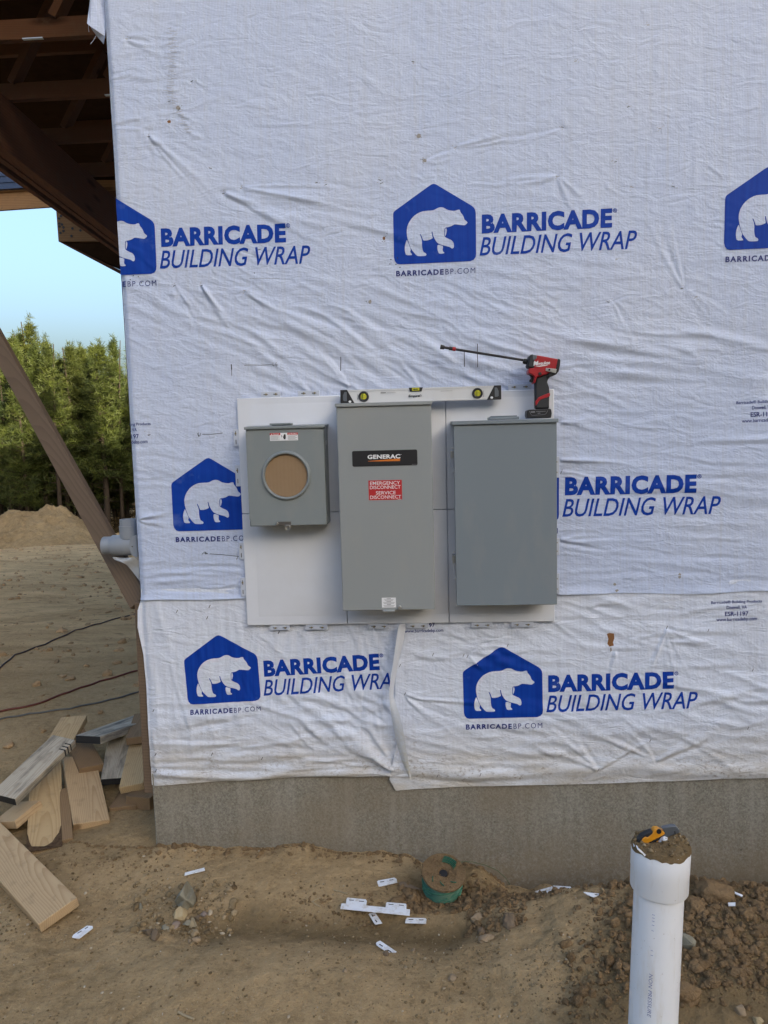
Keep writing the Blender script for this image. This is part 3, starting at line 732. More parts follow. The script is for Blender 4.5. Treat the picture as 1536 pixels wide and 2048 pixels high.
def addp(V_, F_l, pts, fs=None):
    n = len(V_); V_ += [tuple(p) for p in pts]
    F_l += [tuple(i+n for i in f) for f in fs] if fs else [tuple(range(n, n+len(pts)))]
addp(ink_v, ink_f, [zb_(p) for p in HOUSE])
for pl in (BEAR, LEGB, LEGF, CHEST): addp(wh_v, wh_f, [zb_(p) for p in chaikin(pl, 1)])
def addtext(V_, F_l, s, bl, br, tl, bold=0, shear=0, space=1):
    a, b, c = [P(*p) for p in (bl, br, tl)]; v, f = text_geo(s, bold, shear, space)
    addp(V_, F_l, [(a.x+(b.x-a.x)*u+(c.x-a.x)*t, a.z+(b.z-a.z)*u+(c.z-a.z)*t) for u, t in v], f)
addtext(ink_v, ink_f, 'BARRICADE', (963.2,468.8), (1223,456.5), (963.2,430.2), .05, 0, 1.08)
addtext(ink_v, ink_f, 'BUILDING WRAP', (958.7,513.0), (1272,499.0), (958.7,475.6), .008, .26, 1.0)
addtext(nv_v, nv_f, 'BARRICADE', (792.3,554.0), (887.2,550.4), (792.3,542.6), .04, 0, 1.25)
addtext(nv_v, nv_f, 'BP.COM', (890.7,550.2), (950.2,547.3), (890.7,538.8), 0, 0, 1.25)
rc = [(1228.7+4.1*math.cos(t*math.pi/10), 422.1+4.3*math.sin(t*math.pi/10)) for t in range(21)]
for i in range(20):
    i2 = [(1228.7+(x-1228.7)*.72, 422.1+(y-422.1)*.72) for x, y in (rc[i], rc[i+1])]
    addp(ink_v, ink_f, [(P(*q).x, P(*q).z) for q in (rc[i], rc[i+1], i2[1], i2[0])])
addtext(ink_v, ink_f, 'R', (1227.3,424.3), (1230.5,424.2), (1227.3,419.6), .01)
ART = [tess(ink_v, ink_f, .006), tess(wh_v, wh_f, .006), (np.array(nv_v), nv_f)]
def p2(px): q = P(*px); return np.array([q.x, q.z])
A0, B0, L0, T0, E0 = p2((951,521.6)), p2((1222.7,456.5)), p2((791.6,525.8)), p2((866.5,369.3)), p2((963.2,468.8))
def simil(src, dst):
    (a, b), (c, d) = src, dst; u = b-a; v = d-c
    k = complex(*v)/complex(*u); return lambda V_: np.stack([c[0]+(V_[:, 0]-a[0])*k.real-(V_[:, 1]-a[1])*k.imag, c[1]+(V_[:, 0]-a[0])*k.imag+(V_[:, 1]-a[1])*k.real], -1)
prints = {'up': [], 'lowl': [], 'lowr': []}
def put(sheet, fn, clips=()):
    for k, (v, f) in enumerate(ART):
        V_ = fn(v); F_l = f
        for c in clips: V_, F_l = clip2(V_, F_l, *c)
        if len(F_l): prints[sheet].append((V_, F_l, (1, 0, 2)[k], (.0013, .0022, .0013)[k]))
LEFT = (-1, 0, -.002)
put('up', simil((A0, B0), (A0, B0)))
put('up', simil((A0, B0), (p2((314,547)), p2((572.7,486.2)))), (LEFT,))
put('up', simil((L0, T0), (p2((1449,497)), p2((1535,336)))), ((1, 0, 3.74),))
put('up', simil((T0, L0), (p2((417.3,916)), p2((351.7,1058)))))
put('up', simil((E0, B0), (p2((1129,991)), p2((1390,985.5)))))
put('lowl', simil((A0, B0), (p2((521.5,1398.7)), p2((759.6,1339.7)))), ((1, 0, p2((781,1375))[0]),))
put('lowr', simil((A0, B0), (p2((1084.6,1431.4)), p2((1346.3,1377)))), ((1, 0, 3.74),))
top_off = p2((611,2.5))-p2((792.3,554.0))
put('up', lambda v: v+top_off, ((0, 1, 3.58),))
# product-code blocks
blk_v, blk_f = [], []
def zq(x, y): return (1100+x/3.523, 740+y/3.523)
addtext(blk_v, blk_f, 'Barricade\u00ae Building Products', zq(1130,1652), zq(1487,1640), zq(1130,1625), .012)
addtext(blk_v, blk_f, 'Doswell, VA', zq(1238,1686), zq(1381,1682), zq(1238,1658), .012)
addtext(blk_v, blk_f, 'ESR-1197', zq(1228,1732), zq(1392,1728), zq(1228,1700), .02)
addtext(blk_v, blk_f, 'www.barricadebp.com', zq(1168,1776), zq(1453,1767), zq(1168,1745), .012)
BLK = np.array(blk_v)
def putblk(sheet, src, dst, clips=()):
    V_, F_l = BLK+(p2(dst)-p2(src)), blk_f
    for c in clips: V_, F_l = clip2(V_, F_l, *c)
    prints[sheet].append((V_, F_l, 2, .0014))
putblk('lowr', (1420.8,1206.9), (1420.8,1206.9)); putblk('up', (1420.8,1206.9), (1470.4,808.5), ((1, 0, 3.74),))
putblk('up', (1522,1203), (303,849), (LEFT,)); putblk('lowr', (1431.5,1243), (809.5,1266))
# handwriting, staples, small tears: thin marks lying on the sheet
def mark(sheet, pts, wid, slot):
    q = [p2(p) for p in pts]; V_, F_l = [], []
    for a, b in zip(q[:-1], q[1:]):
        L = np.linalg.norm(b-a); n = max(1, int(L/.012)); d = (b-a)/L; s_ = np.array([-d[1], d[0]])*wid/2
        for i in range(n):
            p, r = a+(b-a)*i/n, a+(b-a)*(i+1)/n; k = len(V_); V_ += [p+s_, r+s_, r-s_, p-s_]; F_l.append((k, k+1, k+2, k+3))
    prints[sheet].append((np.array(V_), F_l, slot, .0014))
for pts, wd in (([(464,729),(464.6,740)],.004),([(464.6,740),(465,752)],.002),([(490,731),(503,730.5),(520,731),(545,730)],.0018),([(548,726),(546,731),(549,733),(550,730),(547,731)],.0015),([(554,725),(552,731),(555,733),(556,729),(553,730)],.0015),
                ([(682,714),(681.6,742)],.0026),([(928,702),(928.6,734)],.0026),([(954.5,688),(954.8,735)],.0026),([(406,868.5),(425,868.5),(447,866)],.002),([(396,866),(399,873),(402,871),(403,866)],.002),([(399,865),(399.5,873)],.002),
                ([(421,1107),(440,1108),(478,1112)],.002),([(405,1108),(411,1103),(417,1107),(410,1106)],.002),([(412,1103),(413,1108)],.002),([(478,1112),(474,1118)],.002),([(1124,938),(1123,942),(1120,948)],.0015),([(500,558),(560,558)],.0008)):
    mark('up', pts, wd, 3)
STAPLES = [(255,80),(340,205),(385,165),(300,275),(422,338),(448,388),(484,378),(634,366),(652,371),(763,368),(826,126),(1150,125),(1295,53),(1255,216),(1318,259),(1124,256),(910,297),(1114,355),(1230,325),(1262,375),(1345,375),(405,572),(350,572),(490,582),(1232,520),(1215,605),(1362,578),(1390,595),(520,500),(760,362),(300,870)]
for x, y in STAPLES:
    a = rng.random()*.8-.4; mark('up', [(x-2.6, y+a*3), (x+2.6, y-a*3)], .0022, 3 if rng.random() < .6 else 4)
    for _ in range(3): dx, dy = rng.normal(0, 4, 2); mark('up', [(x+dx-1.2, y+dy), (x+dx+1.2, y+dy-1.5)], .0012, 4)
for x, y in [(1333,1254),(1415,1260),(866,1308),(927,1310),(935,1312),(1015,1290),(810,1387),(800,1330),(1505,1340),(1495,1455),(1300,1480),(960,1545),(875,1548),(1195,1537)]:
    mark('lowr', [(x-1.5, y+3), (x+1.5, y-3)], .002, 3)
for x, y in [(420,1212),(415,1235),(558,1264),(355,1222),(425,1507),(308,1420),(312,1508),(525,1515),(313,1540)]:
    mark('lowl', [(x-1.5, y+3), (x+1.5, y-3)], .0026, 3)
for k in range(70):
    y = 60+k*3; x = 345+(0 if y < 200 else (y-200)*.55)+rng.normal(0, 3.5)
    mark('up', [(x-3-rng.random()*4, y), (x+3+rng.random()*5, y+rng.normal(0, 1))], .0009, 4)
def blot(sheet, poly, slot, eps=.0015):
    prints[sheet].append((np.array([p2(p) for p in poly]), [tuple(range(len(poly)))], slot, eps))
blot('lowr', [(1213,1267),(1218,1265),(1227,1266),(1228,1276),(1225,1284),(1227,1290),(1218,1292),(1214,1287),(1216,1277)], 5)
blot('lowr', [(1219,1294),(1222,1294),(1223,1300),(1220,1303)], 4)
for x, y, r in ((838,274,5),(849,323,4.5),(740,604,4.5),(768,478,4),(340,245,4),(358,218,5)):
    blot('up', [(x+r*math.cos(t)*(.6+.5*rng.random()), y+r*math.sin(t)*(.6+.5*rng.random())) for t in np.linspace(0, 2*math.pi, 9)[:-1]], 4 if r > 4 else 5)
    for _ in range(6): dx, dy = rng.normal(0, r*.8, 2); mark('up', [(x+dx-1.5, y+dy), (x+dx+1.5, y+dy+rng.normal(0, 1.5))], .0013, 3)
for x, y in ((1228,1168),(1232,1180),(1358,1148),(1357,1153)):
    blot('up', [(x+3.5*math.cos(t)*(.5+.7*rng.random()), y+3*math.sin(t)*(.5+.7*rng.random())) for t in np.linspace(0, 2*math.pi, 8)[:-1]], 4)
for dx, dy in ((3,3),(0,16),(-12,15),(8,22),(-10,6)):
    blot('up', [(792+dx+1.3*math.cos(t), 514+dy+1.3*math.sin(t)) for t in np.linspace(0, 2*math.pi, 7)[:-1]], 3)
for dx, dy in ((278,554),(284,566),(268,552),(262,560),(510,547)):
    blot('up', [(dx+1.2*math.cos(t), dy+1.2*math.sin(t)) for t in np.linspace(0, 2*math.pi, 7)[:-1]], 3)

def finish_sheet(s, key, co, q, name, m_):
    vs, fs3, mi3 = [co], [], []
    n = len(co); faces = [q.tolist()]; mats = [np.zeros(len(q), int)]; allf = q.tolist(); mi = [0]*len(q)
    for V_, F_l, slot, eps in prints[key]:
        if len(V_) == 0: continue
        y = s.y(V_[:, 0], V_[:, 1], eps); vs.append(np.stack([V_[:, 0], y, V_[:, 1]], -1))
        allf += [[i+n for i in f] for f in F_l]; mi += [slot]*len(F_l); n += len(V_)
    me = bpy.data.meshes.new(name); me.from_pydata(np.concatenate(vs).tolist(), [], allf)
    for mm in (m_, M['ink'], M['navy'], M['pen'], M['stain'], M['osb']): me.materials.append(mm)
    me.polygons.foreach_set('material_index', mi); me.polygons.foreach_set('use_smooth', [True]*len(allf)); me.update()
    o = bpy.data.objects.new(name, me); C.objects.link(o); o.parent = house; return o
z_hem = lambda x: 1.083+.004*math.sin(x*5)+.003*math.sin(x*13+1)
co, q = sheet_obj(up, 'wrap_sheet', M['wrap'], lambda z: 0, z_hem, lambda x: 3.6, flare=lambda x, z: .014*np.exp(-(x/.012)**2))
o = finish_sheet(up, 'up', co, q, 'wrap_sheet', M['wrap']); tag(o, 'upper white wrap sheet with rows of blue bear prints')
_le = [(.28,-.004),(.42,-.004),(.70,-.003),(.85,-.006),(.97,-.020),(1.04,-.016),(1.09,0),(1.2,0)]
lxl = lambda z: float(np.interp(z, [a for a, b in _le], [b for a, b in _le]))
_bl = [p2(p) for p in ((300,1566),(306,1572),(350,1568),(420,1563),(520,1556),(650,1550),(790,1549),(830,1550))]
lzb = lambda x: float(np.interp(x, [a[0] for a in _bl], [a[1] for a in _bl]))
co, q = sheet_obj(lowl, 'wrap_sheet', M['wrap_low'], lxl, lzb, lambda x: 1.13, flare=lambda x, z: .010*np.exp(-((x-lowl.x[0])/.012)**2))
o = finish_sheet(lowl, 'lowl', co, q, 'wrap_sheet', M['wrap_low']); tag(o, 'lower left white wrap sheet muddy along its hem')
_br = [p2(p) for p in ((760,1575),(784,1577),(792,1580),(830,1577),(900,1573),(1000,1570),(1180,1567),(1350,1561),(1450,1556),(1540,1554))]
rzb = lambda x: float(np.interp(x, [a[0] for a in _br], [a[1] for a in _br]))
_rl = [p2(p)[::-1] for p in ((798,1600),(791,1579),(779,1557),(783,1535),(795,1480),(788,1420),(790,1380),(800,1250),(800,1100))]
rxl = lambda z: float(np.interp(z, [a[0] for a in _rl], [a[1] for a in _rl]))
co, q = sheet_obj(lowr, 'wrap_sheet', M['wrap_low'], rxl, rzb, lambda x: 1.13)
o = finish_sheet(lowr, 'lowr', co, q, 'wrap_sheet', M['wrap_low']); tag(o, 'lower right white wrap sheet lapped over the left one')
mb = MB(); mb.quad((3.74,-.008,1.08), (11,-.008,1.08), (11,-.008,6.6), (3.74,-.008,6.6)); mb.quad((3.74,-.005,.30), (11,-.005,.30), (11,-.005,1.12), (3.74,-.005,1.12))
mb.quad((-.003,.008,1.08), (-.003,12,1.08), (-.003,12,6.6), (-.003,.008,6.6)); mb.quad((-.001,.012,.28), (-.001,12,.28), (-.001,12,1.12), (-.001,.012,1.12)); mb.quad((0,-.008,3.59), (3.75,-.008,3.59), (3.75,-.008,6.6), (0,-.008,6.6))
mb.build('side_wrap', M['wrap'], house)
# hanging twisted strip of the lap
mb = MB(); L_ = [(797,1247),(790,1300),(783,1350),(777,1378),(780,1410),(785,1450),(796,1500),(808,1535),(819,1556)]; Rr = [(813,1246),(806,1290),(795,1330),(790,1365),(784,1392),(801,1430),(808,1470),(816,1520),(823,1558)]
_l = [-.058,-.066,-.070,-.066,-.056,-.040,-.036,-.032,-.026]; _r = [-.026,-.028,-.030,-.032,-.044,-.064,-.062,-.050,-.026]
Ls = [P(*p, y) for p, y in zip(L_, _l)]; Rs = [P(*p, y) for p, y in zip(Rr, _r)]
cols = []
for a, b in zip(Ls, Rs): cols.append([a, a.lerp(b, .35)+Vector((0,-.006,0)), a.lerp(b, .7)+Vector((0,-.003,0)), b])
for i in range(len(cols)-1):
    for j in range(3): mb.quad(cols[i][j], cols[i][j+1], cols[i+1][j+1], cols[i+1][j])
o = mb.weld().build('wrap_strip', M['wrap_back'], house, smooth=60); sd_ = o.modifiers.new('s', 'SUBSURF'); sd_.levels = sd_.render_levels = 2; tag(o, 'loose twisted strip of wrap hanging at the lap')
# torn flap at the top of the corner
mb = MB(); fl = [(181,-14),(178,15),(176,38),(174,47),(180,52),(186,62),(196,75),(207,88),(210,72),(212,50),(212,20),(211,-14)]
mb.prism([P(x, y, .03+.02*math.sin(i*1.3)) for i, (x, y) in enumerate(fl)], (0,.002,0))
for th in ([(177,46),(177,58),(178,64)], [(193,70),(186,82),(181,88)]): mb.tube([P(*p, .03) for p in th], .0008, 5)
o = mb.build('torn_flap', M['wrap'], house); tag(o, 'frayed flap of wrap torn loose at the upper corner')

# brown corner board
a, b = P(271,1212,.03), P(286,1588,.03)
mb = MB(); mb.prism([Vector((-.036,.016,1.068)), Vector((-.004,.016,1.068)), Vector((-.004,.016,.245)), Vector((-.044,.016,.245))], (0,.09,0))
mb.build('corner_board', M['brace'], house, bevel=.003)

# ---- porch roof framing
ZJ = 3.668
xb0, xb1 = -1.115, -1.20
def bx(Y): return xb0+(xb1-xb0)*(Y-1.3)/1.3
for k in range(5):
    Y = .77+.61*k; mb = MB(); xl_ = bx(Y)-.12; mb.box(xl_, Y-.019, ZJ, -.004, Y+.019, ZJ+.09)
    mb.box(xl_-.3, Y-.019, ZJ+.55, -.004, Y+.019, ZJ+.64)
    for xx in (-.25, -.80):
        mb.beam((xx-.30, Y, ZJ+.09), (xx-.02, Y, ZJ+.55), .038, .075, (0,1,0))
    for xx in ((-.66,) if k == 0 else (-.52,)): mb.box(xx-.05, Y-.0195, ZJ-.001, xx+.05, Y-.004, ZJ+.004, 1)
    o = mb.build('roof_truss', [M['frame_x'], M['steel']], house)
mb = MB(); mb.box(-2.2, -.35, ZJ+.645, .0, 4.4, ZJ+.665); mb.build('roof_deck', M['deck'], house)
b0 = P(0,187,.9); mb = MB()
xb0, xb1 = -1.115, -1.20
def bx(Y): return xb0+(xb1-xb0)*(Y-1.3)/1.3
zb0 = 3.362
for i, dx in enumerate((0, -.041, -.082)):
    ya, yb = -.2, 4.25
    v = [(bx(ya)+dx, ya, zb0+(i == 1)*.006), (bx(ya)+dx-.038, ya, zb0+(i == 1)*.006), (bx(yb)+dx-.038, yb, zb0+(i == 1)*.006), (bx(yb)+dx, yb, zb0+(i == 1)*.006)]
    v += [(x, y, ZJ-.002) for x, y, z in v]
    mb.add(v, [(0,1,2,3),(7,6,5,4),(0,4,5,1),(1,5,6,2),(2,6,7,3),(3,7,4,0)])
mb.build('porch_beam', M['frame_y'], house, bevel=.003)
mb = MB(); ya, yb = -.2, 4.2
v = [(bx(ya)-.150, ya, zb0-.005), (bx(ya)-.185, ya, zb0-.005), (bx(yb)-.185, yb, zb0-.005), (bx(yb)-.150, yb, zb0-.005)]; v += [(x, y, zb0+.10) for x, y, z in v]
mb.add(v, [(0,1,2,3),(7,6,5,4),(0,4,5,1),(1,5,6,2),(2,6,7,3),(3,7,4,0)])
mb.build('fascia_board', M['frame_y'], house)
# header with nailed plywood at the far end of the porch, and the soffit below
YH = 4.3
hd = [P(*p, YH) for p in ((111,405),(150,360),(240,360),(245,482),(117,483))]
mb = MB(); mb.prism(hd, (0,.12,0))
for q_ in ((118,437),(122,432),(127,429),(119,447),(124,449),(127,455),(119,453),(127,462),(121,466),(143,472),(145,457),(161,461),(183,466),(211,467),(220,468),(165,445)):
    c = P(*q_, YH); mb.cyl((c.x, c.y-.004, c.z), (c.x, c.y, c.z), .012, n=8, slot=1)
mb.build('porch_header', [M['ply'], M['black']], house)
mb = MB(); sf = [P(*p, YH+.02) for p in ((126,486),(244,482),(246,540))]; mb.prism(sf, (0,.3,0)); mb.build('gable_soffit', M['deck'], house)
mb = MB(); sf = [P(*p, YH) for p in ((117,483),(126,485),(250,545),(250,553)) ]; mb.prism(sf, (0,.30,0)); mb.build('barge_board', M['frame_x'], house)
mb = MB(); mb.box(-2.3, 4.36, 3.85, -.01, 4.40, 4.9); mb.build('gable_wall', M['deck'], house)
# lower roof with blue shingles
YS = 5.2
def yl(x, y0): return y0+(x+60)*-.06                      # the eave line falls slightly towards the left of the picture
mb = MB(); mb.prism([P(*p, YS) for p in ((-520,yl(-520,392)),(70,378),(118,384),(120,412),(-520,yl(-520,428)))], (0,.04,0)); mb.build('fascia_board', M['ply'], house)
mb = MB(); mb.prism([P(*p, YS-.03) for p in ((-520,yl(-520,381)),(80,372),(80,378),(-520,yl(-520,389)))], (0,.03,0)); mb.build('drip_edge', M['ply'], house)
px_ = P(-470, 430, YS+.10); mb = MB(); mb.box(px_.x-.07, px_.y-.07, gz(px_.x, px_.y)-.3, px_.x+.07, px_.y+.07, px_.z+.05); mb.build('porch_post', M['frame_x'], house, bevel=.004)
mb = MB()
for k in range(4):
    xr_ = (78, 72, 60, 38)[k]
    lo = [P(x, yl(x, 382)-k*13, YS-.06+k*.14) for x in (-520+k*6, xr_)]; hi = [P(x, yl(x, 382)-(k+1)*13-1, YS-.02+(k+1)*.14) for x in (-520+k*6, xr_)]
    mb.prism([lo[0], lo[1], hi[1], hi[0]], (0, .02, .012))
    mb.prism([lo[0]+Vector((0,.02,-.004)), lo[1]+Vector((0,.02,-.004)), hi[1]+Vector((0,.02,-.004)), hi[0]+Vector((0,.02,-.004))], (0, .5, -.02))
mb.build('shingle_roof', M['shingle'], house)

# diagonal brace
mb = MB(); top = P(-72, 560, 1.0); bot = P(277, 1187, .11)
A_, B_ = P(-60,578,1.1), P(279,1192,.10); ax = (B_-A_)
o = thing('diagonal_brace', tuple(B_), 'weathered brown timber brace leaning diagonally from porch roof to wall corner', 'timber brace')
def board_obj(name, c0, axis, wdir, L, wd, th, mats, parent=None, notch=None, ends=0, bevel=.002):
    """board whose top face starts at c0 (middle of its near edge); local x runs along the board"""
    x = axis.normalized(); y = (wdir-x*wdir.dot(x)).normalized(); z = x.cross(y).normalized()
    mb = MB(); seg = max(2, int(L/.08))
    mb.box(0, -wd/2, -th, L, wd/2, 0)
    me_o = mb.build(name, mats, None, bevel=bevel)
    mt = Matrix((x, y, z)).transposed().to_4x4(); mt.translation = c0
    me_o.matrix_world = mt
    if parent is not None:
        me_o.parent = parent; me_o.matrix_parent_inverse = Matrix.Translation(-origin(parent))
    return me_o
xdir = (A_-B_); wperp = (P(40,724,.1)-P(40,648+72,.1))
board_obj('plank', B_-xdir.normalized()*.04, xdir, Vector((xdir.z, 0, -xdir.x)), xdir.length+.4, .089, .038, M['brace'], o, bevel=.003)

# ------------------------------------------------------------------ white mounting panels
cols_ = [(.442,.850),(.852,1.258),(1.260,1.676)]; rows_ = [(1.4335,1.889),(.977,1.4315)]
tabs = {(0,0): [('t',523,562,797),('t',597,640,795),('l',858,892),('l',930,972)], (1,0): [], (2,0): [('t',1016,1062,781),('r',913,955)],
        (0,1): [('b',541,580,1252),('b',612,655,1251),('l',1085,1118),('l',1155,1192)], (1,1): [('b',737,778,1247),('b',815,856,1246)], (2,1): [('b',943,985,1246),('b',1022,1066,1245),('r',1076,1110),('r',1146,1187)]}
plab = {(0,0): 'white mounting panel behind the meter box, upper left of six', (1,0): 'white mounting panel behind the upper half of the tall middle box', (2,0): 'white mounting panel behind the upper half of the wide box under the driver',
        (0,1): 'mostly bare white mounting panel hanging below the meter box', (1,1): 'white mounting panel behind the lower half of the tall middle box', (2,1): 'white mounting panel behind the lower half of the wide right-hand box'}
for (ci, ri), tl in tabs.items():
    x0, x1 = cols_[ci]; z1, z0 = rows_[ri][1], rows_[ri][0]; z0, z1 = rows_[ri]; 
    zlo, zhi = min(z0, z1), max(z0, z1)
    t = thing('mounting_panel', (x0, -.012, zlo), plab[(ci, ri)], 'panel', 'white mounting panels behind the electrical boxes')
    mb = MB(); mb.box(x0, -.026, zlo, x1, -.012, zhi)
    ia = x0+(.05 if ci == 0 else .0035); ib = x1-(.05 if ci == 2 else .0035); ja = zlo+(.036 if ri == 1 else .0035); jb = zhi-(.026 if ri == 0 else .0035)
    mb.add([(ia, -.0262, ja), (ib, -.0262, ja), (ib, -.0262, jb), (ia, -.0262, jb), (ia+.008, -.0276, ja+.008), (ib-.008, -.0276, ja+.008), (ib-.008, -.0276, jb-.008), (ia+.008, -.0276, jb-.008)],
           [(4,5,6,7),(0,1,5,4),(1,2,6,5),(2,3,7,6),(3,0,4,7)])
    mb.build('plate', M['panel'], t, bevel=.0025)
    for tb in tl:
        mb = MB(); Y0, Y1 = -.0155, -.0135
        if tb[0] in 'tb':
            a = P(tb[1], tb[3], -.014); b = P(tb[2], tb[3], -.014); up_ = tb[0] == 't'; zz0, zz1 = (zhi-.004, zhi+.022) if up_ else (zlo-.022, zlo+.004)
            mb.box(a.x, Y0-.006, zz0, b.x, Y1-.004, zz1)
            for f_ in (.25, .75):
                cx = a.x+(b.x-a.x)*f_; cz = zz0+(.016 if up_ else .010); mb.box(cx-.009, Y0-.0075, cz-.0014, cx+.009, Y0-.0062, cz+.0014, 1); mb.cyl((cx+.002, Y0-.0105, cz), (cx+.002, Y0-.007, cz), .0042, .0038, 10, 2)
        else:
            a = P(490, tb[1], -.014); b = P(490, tb[2], -.014)
            if tb[0] == 'r': a = P(1112, tb[1], -.014); b = P(1112, tb[2], -.014)
            xx0, xx1 = (x0-.020, x0+.004) if tb[0] == 'l' else (x1-.004, x1+.020)
            mb.box(xx0, Y0-.006, b.z, xx1, Y1-.004, a.z)
            for f_ in (.25, .75):
                cz = b.z+(a.z-b.z)*f_; cx = xx0+(.009 if tb[0] == 'l' else .013); mb.box(cx-.0014, Y0-.0075, cz-.009, cx+.0014, Y0-.0062, cz+.009, 1)
                if f_ > .5 or tb[0] == 'r': mb.cyl((cx, Y0-.0105, cz), (cx, Y0-.007, cz), .0038, .0034, 10, 2)
        mb.build('nailing_tab', [M['tab'], M['slot'], M['brass']], t, bevel=.0012)

# ------------------------------------------------------------------ meter box
mt_ = thing('meter_box', (.648, -.0295, 1.395), 'grey meter box with round cardboard-filled opening and red and white sticker', 'meter box')
mb = MB(); mb.box(.500, -.142, 1.395, .797, -.0300, 1.765); mb.build('body', M['meter'], mt_, bevel=.003)
mb = MB(); ringc = Vector((.649, -.1425, 1.587)); n = 64
# cover plate with a round opening
outer = []
cx0, cx1, cz0, cz1 = .5005, .7955, 1.398, 1.763
for i in range(n):
    t = 2*math.pi*i/n+math.pi/n; c, s_ = math.cos(t), math.sin(t)
    kx = (cx1-ringc.x if c > 0 else ringc.x-cx0)/max(abs(c), 1e-6); kz = (cz1-ringc.z if s_ > 0 else ringc.z-cz0)/max(abs(s_), 1e-6); k = min(kx, kz)
    outer.append((ringc.x+c*k, ringc.z+s_*k))
inn = [(ringc.x+.088*math.cos(2*math.pi*i/n+math.pi/n), ringc.z+.088*math.sin(2*math.pi*i/n+math.pi/n)) for i in range(n)]
v = [(x, -.1465, z) for x, z in outer]+[(x, -.1465, z) for x, z in inn]+[(x, -.1425, z) for x, z in outer]
f = [(i, (i+1) % n, n+(i+1) % n, n+i) for i in range(n)]+[(i, 2*n+i, 2*n+(i+1) % n, (i+1) % n) for i in range(n)]
mb.add(v, f)
cov = mb.build('cover', M['meter'], mt_)
mb = MB(); mb.lathe((ringc.x, -.1465, ringc.z), (0,-1,0), [(-.012,.0815),(.006,.0815),(.0095,.0835),(.0105,.0865),(.0095,.0895),(.006,.0925),(-.001,.0945)], 72); mb.build('meter_ring', M['meter'], cov, smooth=50)
mb = MB(); mb.cyl((ringc.x, -.1430, ringc.z), (ringc.x, -.1455, ringc.z), .0812, n=64); mb.box(ringc.x-.006, -.1463, ringc.z-.078, ringc.x+.004, -.1452, ringc.z+.078); mb.build('cardboard_disc', M['card'], mt_)
mb = MB(); mb.add([(.496,-.1535,1.764),(.802,-.1535,1.764),(.802,-.0302,1.770),(.496,-.0302,1.770),(.496,-.1535,1.7745),(.802,-.1535,1.7745),(.802,-.0302,1.7800),(.496,-.0302,1.7800)], [(0,3,2,1),(4,5,6,7),(0,1,5,4),(1,2,6,5),(2,3,7,6),(3,0,4,7)]); mb.build('hood', M['meter'], mt_, bevel=.0015)
mb = MB(); mb.box(.585,-.11,1.7795,.665,-.045,1.7865); mb.build('hub_plate', M['meter'], mt_, bevel=.002)
mb = MB(); mb.box(.7972,-.100,1.700,.7985,-.085,1.716); mb.box(.7972,-.1395,1.40,.7980,-.136,1.762,1); mb.build('side_clip', [M['steel'], M['shadow_gap']], mt_)
# latch at the lower edge
l0, l1 = P(553,1048,-.15), P(582,1047,-.15)
mb = MB(); mb.box(l0.x, -.152, 1.398, l1.x, -.1468, 1.412); mb.cyl((l0.x+.004,-.156,1.406), (l0.x+.004,-.151,1.406), .0045, n=14, slot=1); mb.box(l1.x-.022,-.158,1.3965,l1.x+.003,-.150,1.3995,1)
pts = [(l1.x-.012+.0085*math.cos(t), -.154, 1.3885+.0085*math.sin(t)) for t in np.linspace(0, 2*math.pi, 18)]; mb.tube(pts, .0015, 6, 1); mb.build('latch', [M['darksteel'], M['steel']], mt_, bevel=.0006)
# warning sticker
mb = MB(); a, b = (.5925,1.7195), (.699,1.7485); Yl = -.1468
W_ = b[0]-a[0]; H_ = b[1]-a[1]
mb.box(a[0], Yl-.0004, a[1], b[0], Yl, b[1], 0)
for s0, s1, wd in ((0,.375,'DANGER'),(.625,1,'PELIGRO')):
    mb.box(a[0]+W_*s0, Yl-.0007, b[1]-H_*.27, a[0]+W_*s1, Yl-.0003, b[1], 1)
    x0 = a[0]+W_*(s0+.04); mb.add([(x0, Yl-.001, b[1]-H_*.22), (x0+.005, Yl-.001, b[1]-H_*.22), (x0+.0025, Yl-.001, b[1]-H_*.06)], [(0,1,2)], 0)
    text_on(mb, wd, x0+.008, b[1]-H_*.21, a[0]+W_*(s1-.04), b[1]-H_*.08, Yl-.001, 0, .02)
    for r in range(5):
        zz = b[1]-H_*(.40+r*.12); ww = W_*(.33 if r % 2 == 0 else .27); mb.box(a[0]+W_*s0+.002, Yl-.0007, zz-H_*.022, a[0]+W_*s0+.002+ww, Yl-.0003, zz+H_*.022, 2)
hc = (a[0]+W_*.52, a[1]+H_*.5)
mb.add([(hc[0]+x*.0055, Yl-.0008, hc[1]+z*.010) for x, z in ((-.4,-1),(.6,-1),(.9,-.4),(.95,.5),(.7,1),(.35,1),(.2,.9),(-.1,1),(-.3,.8),(-.5,.7),(-.7,.1),(-1,.2),(-.9,-.3))], [tuple(range(13))], 3)
mb.add([(hc[0]-.011+x*.003, Yl-.0008, hc[1]+.002+z*.007) for x, z in ((0,-1),(.5,-.2),(1,.1),(.2,.2),(.6,1),(-.6,.1),(.1,-.1))], [tuple(range(7))], 3)
mb.build('warning_sticker', [M['white'], M['redsign'], M['text_grey'], M['pen']], mt_)

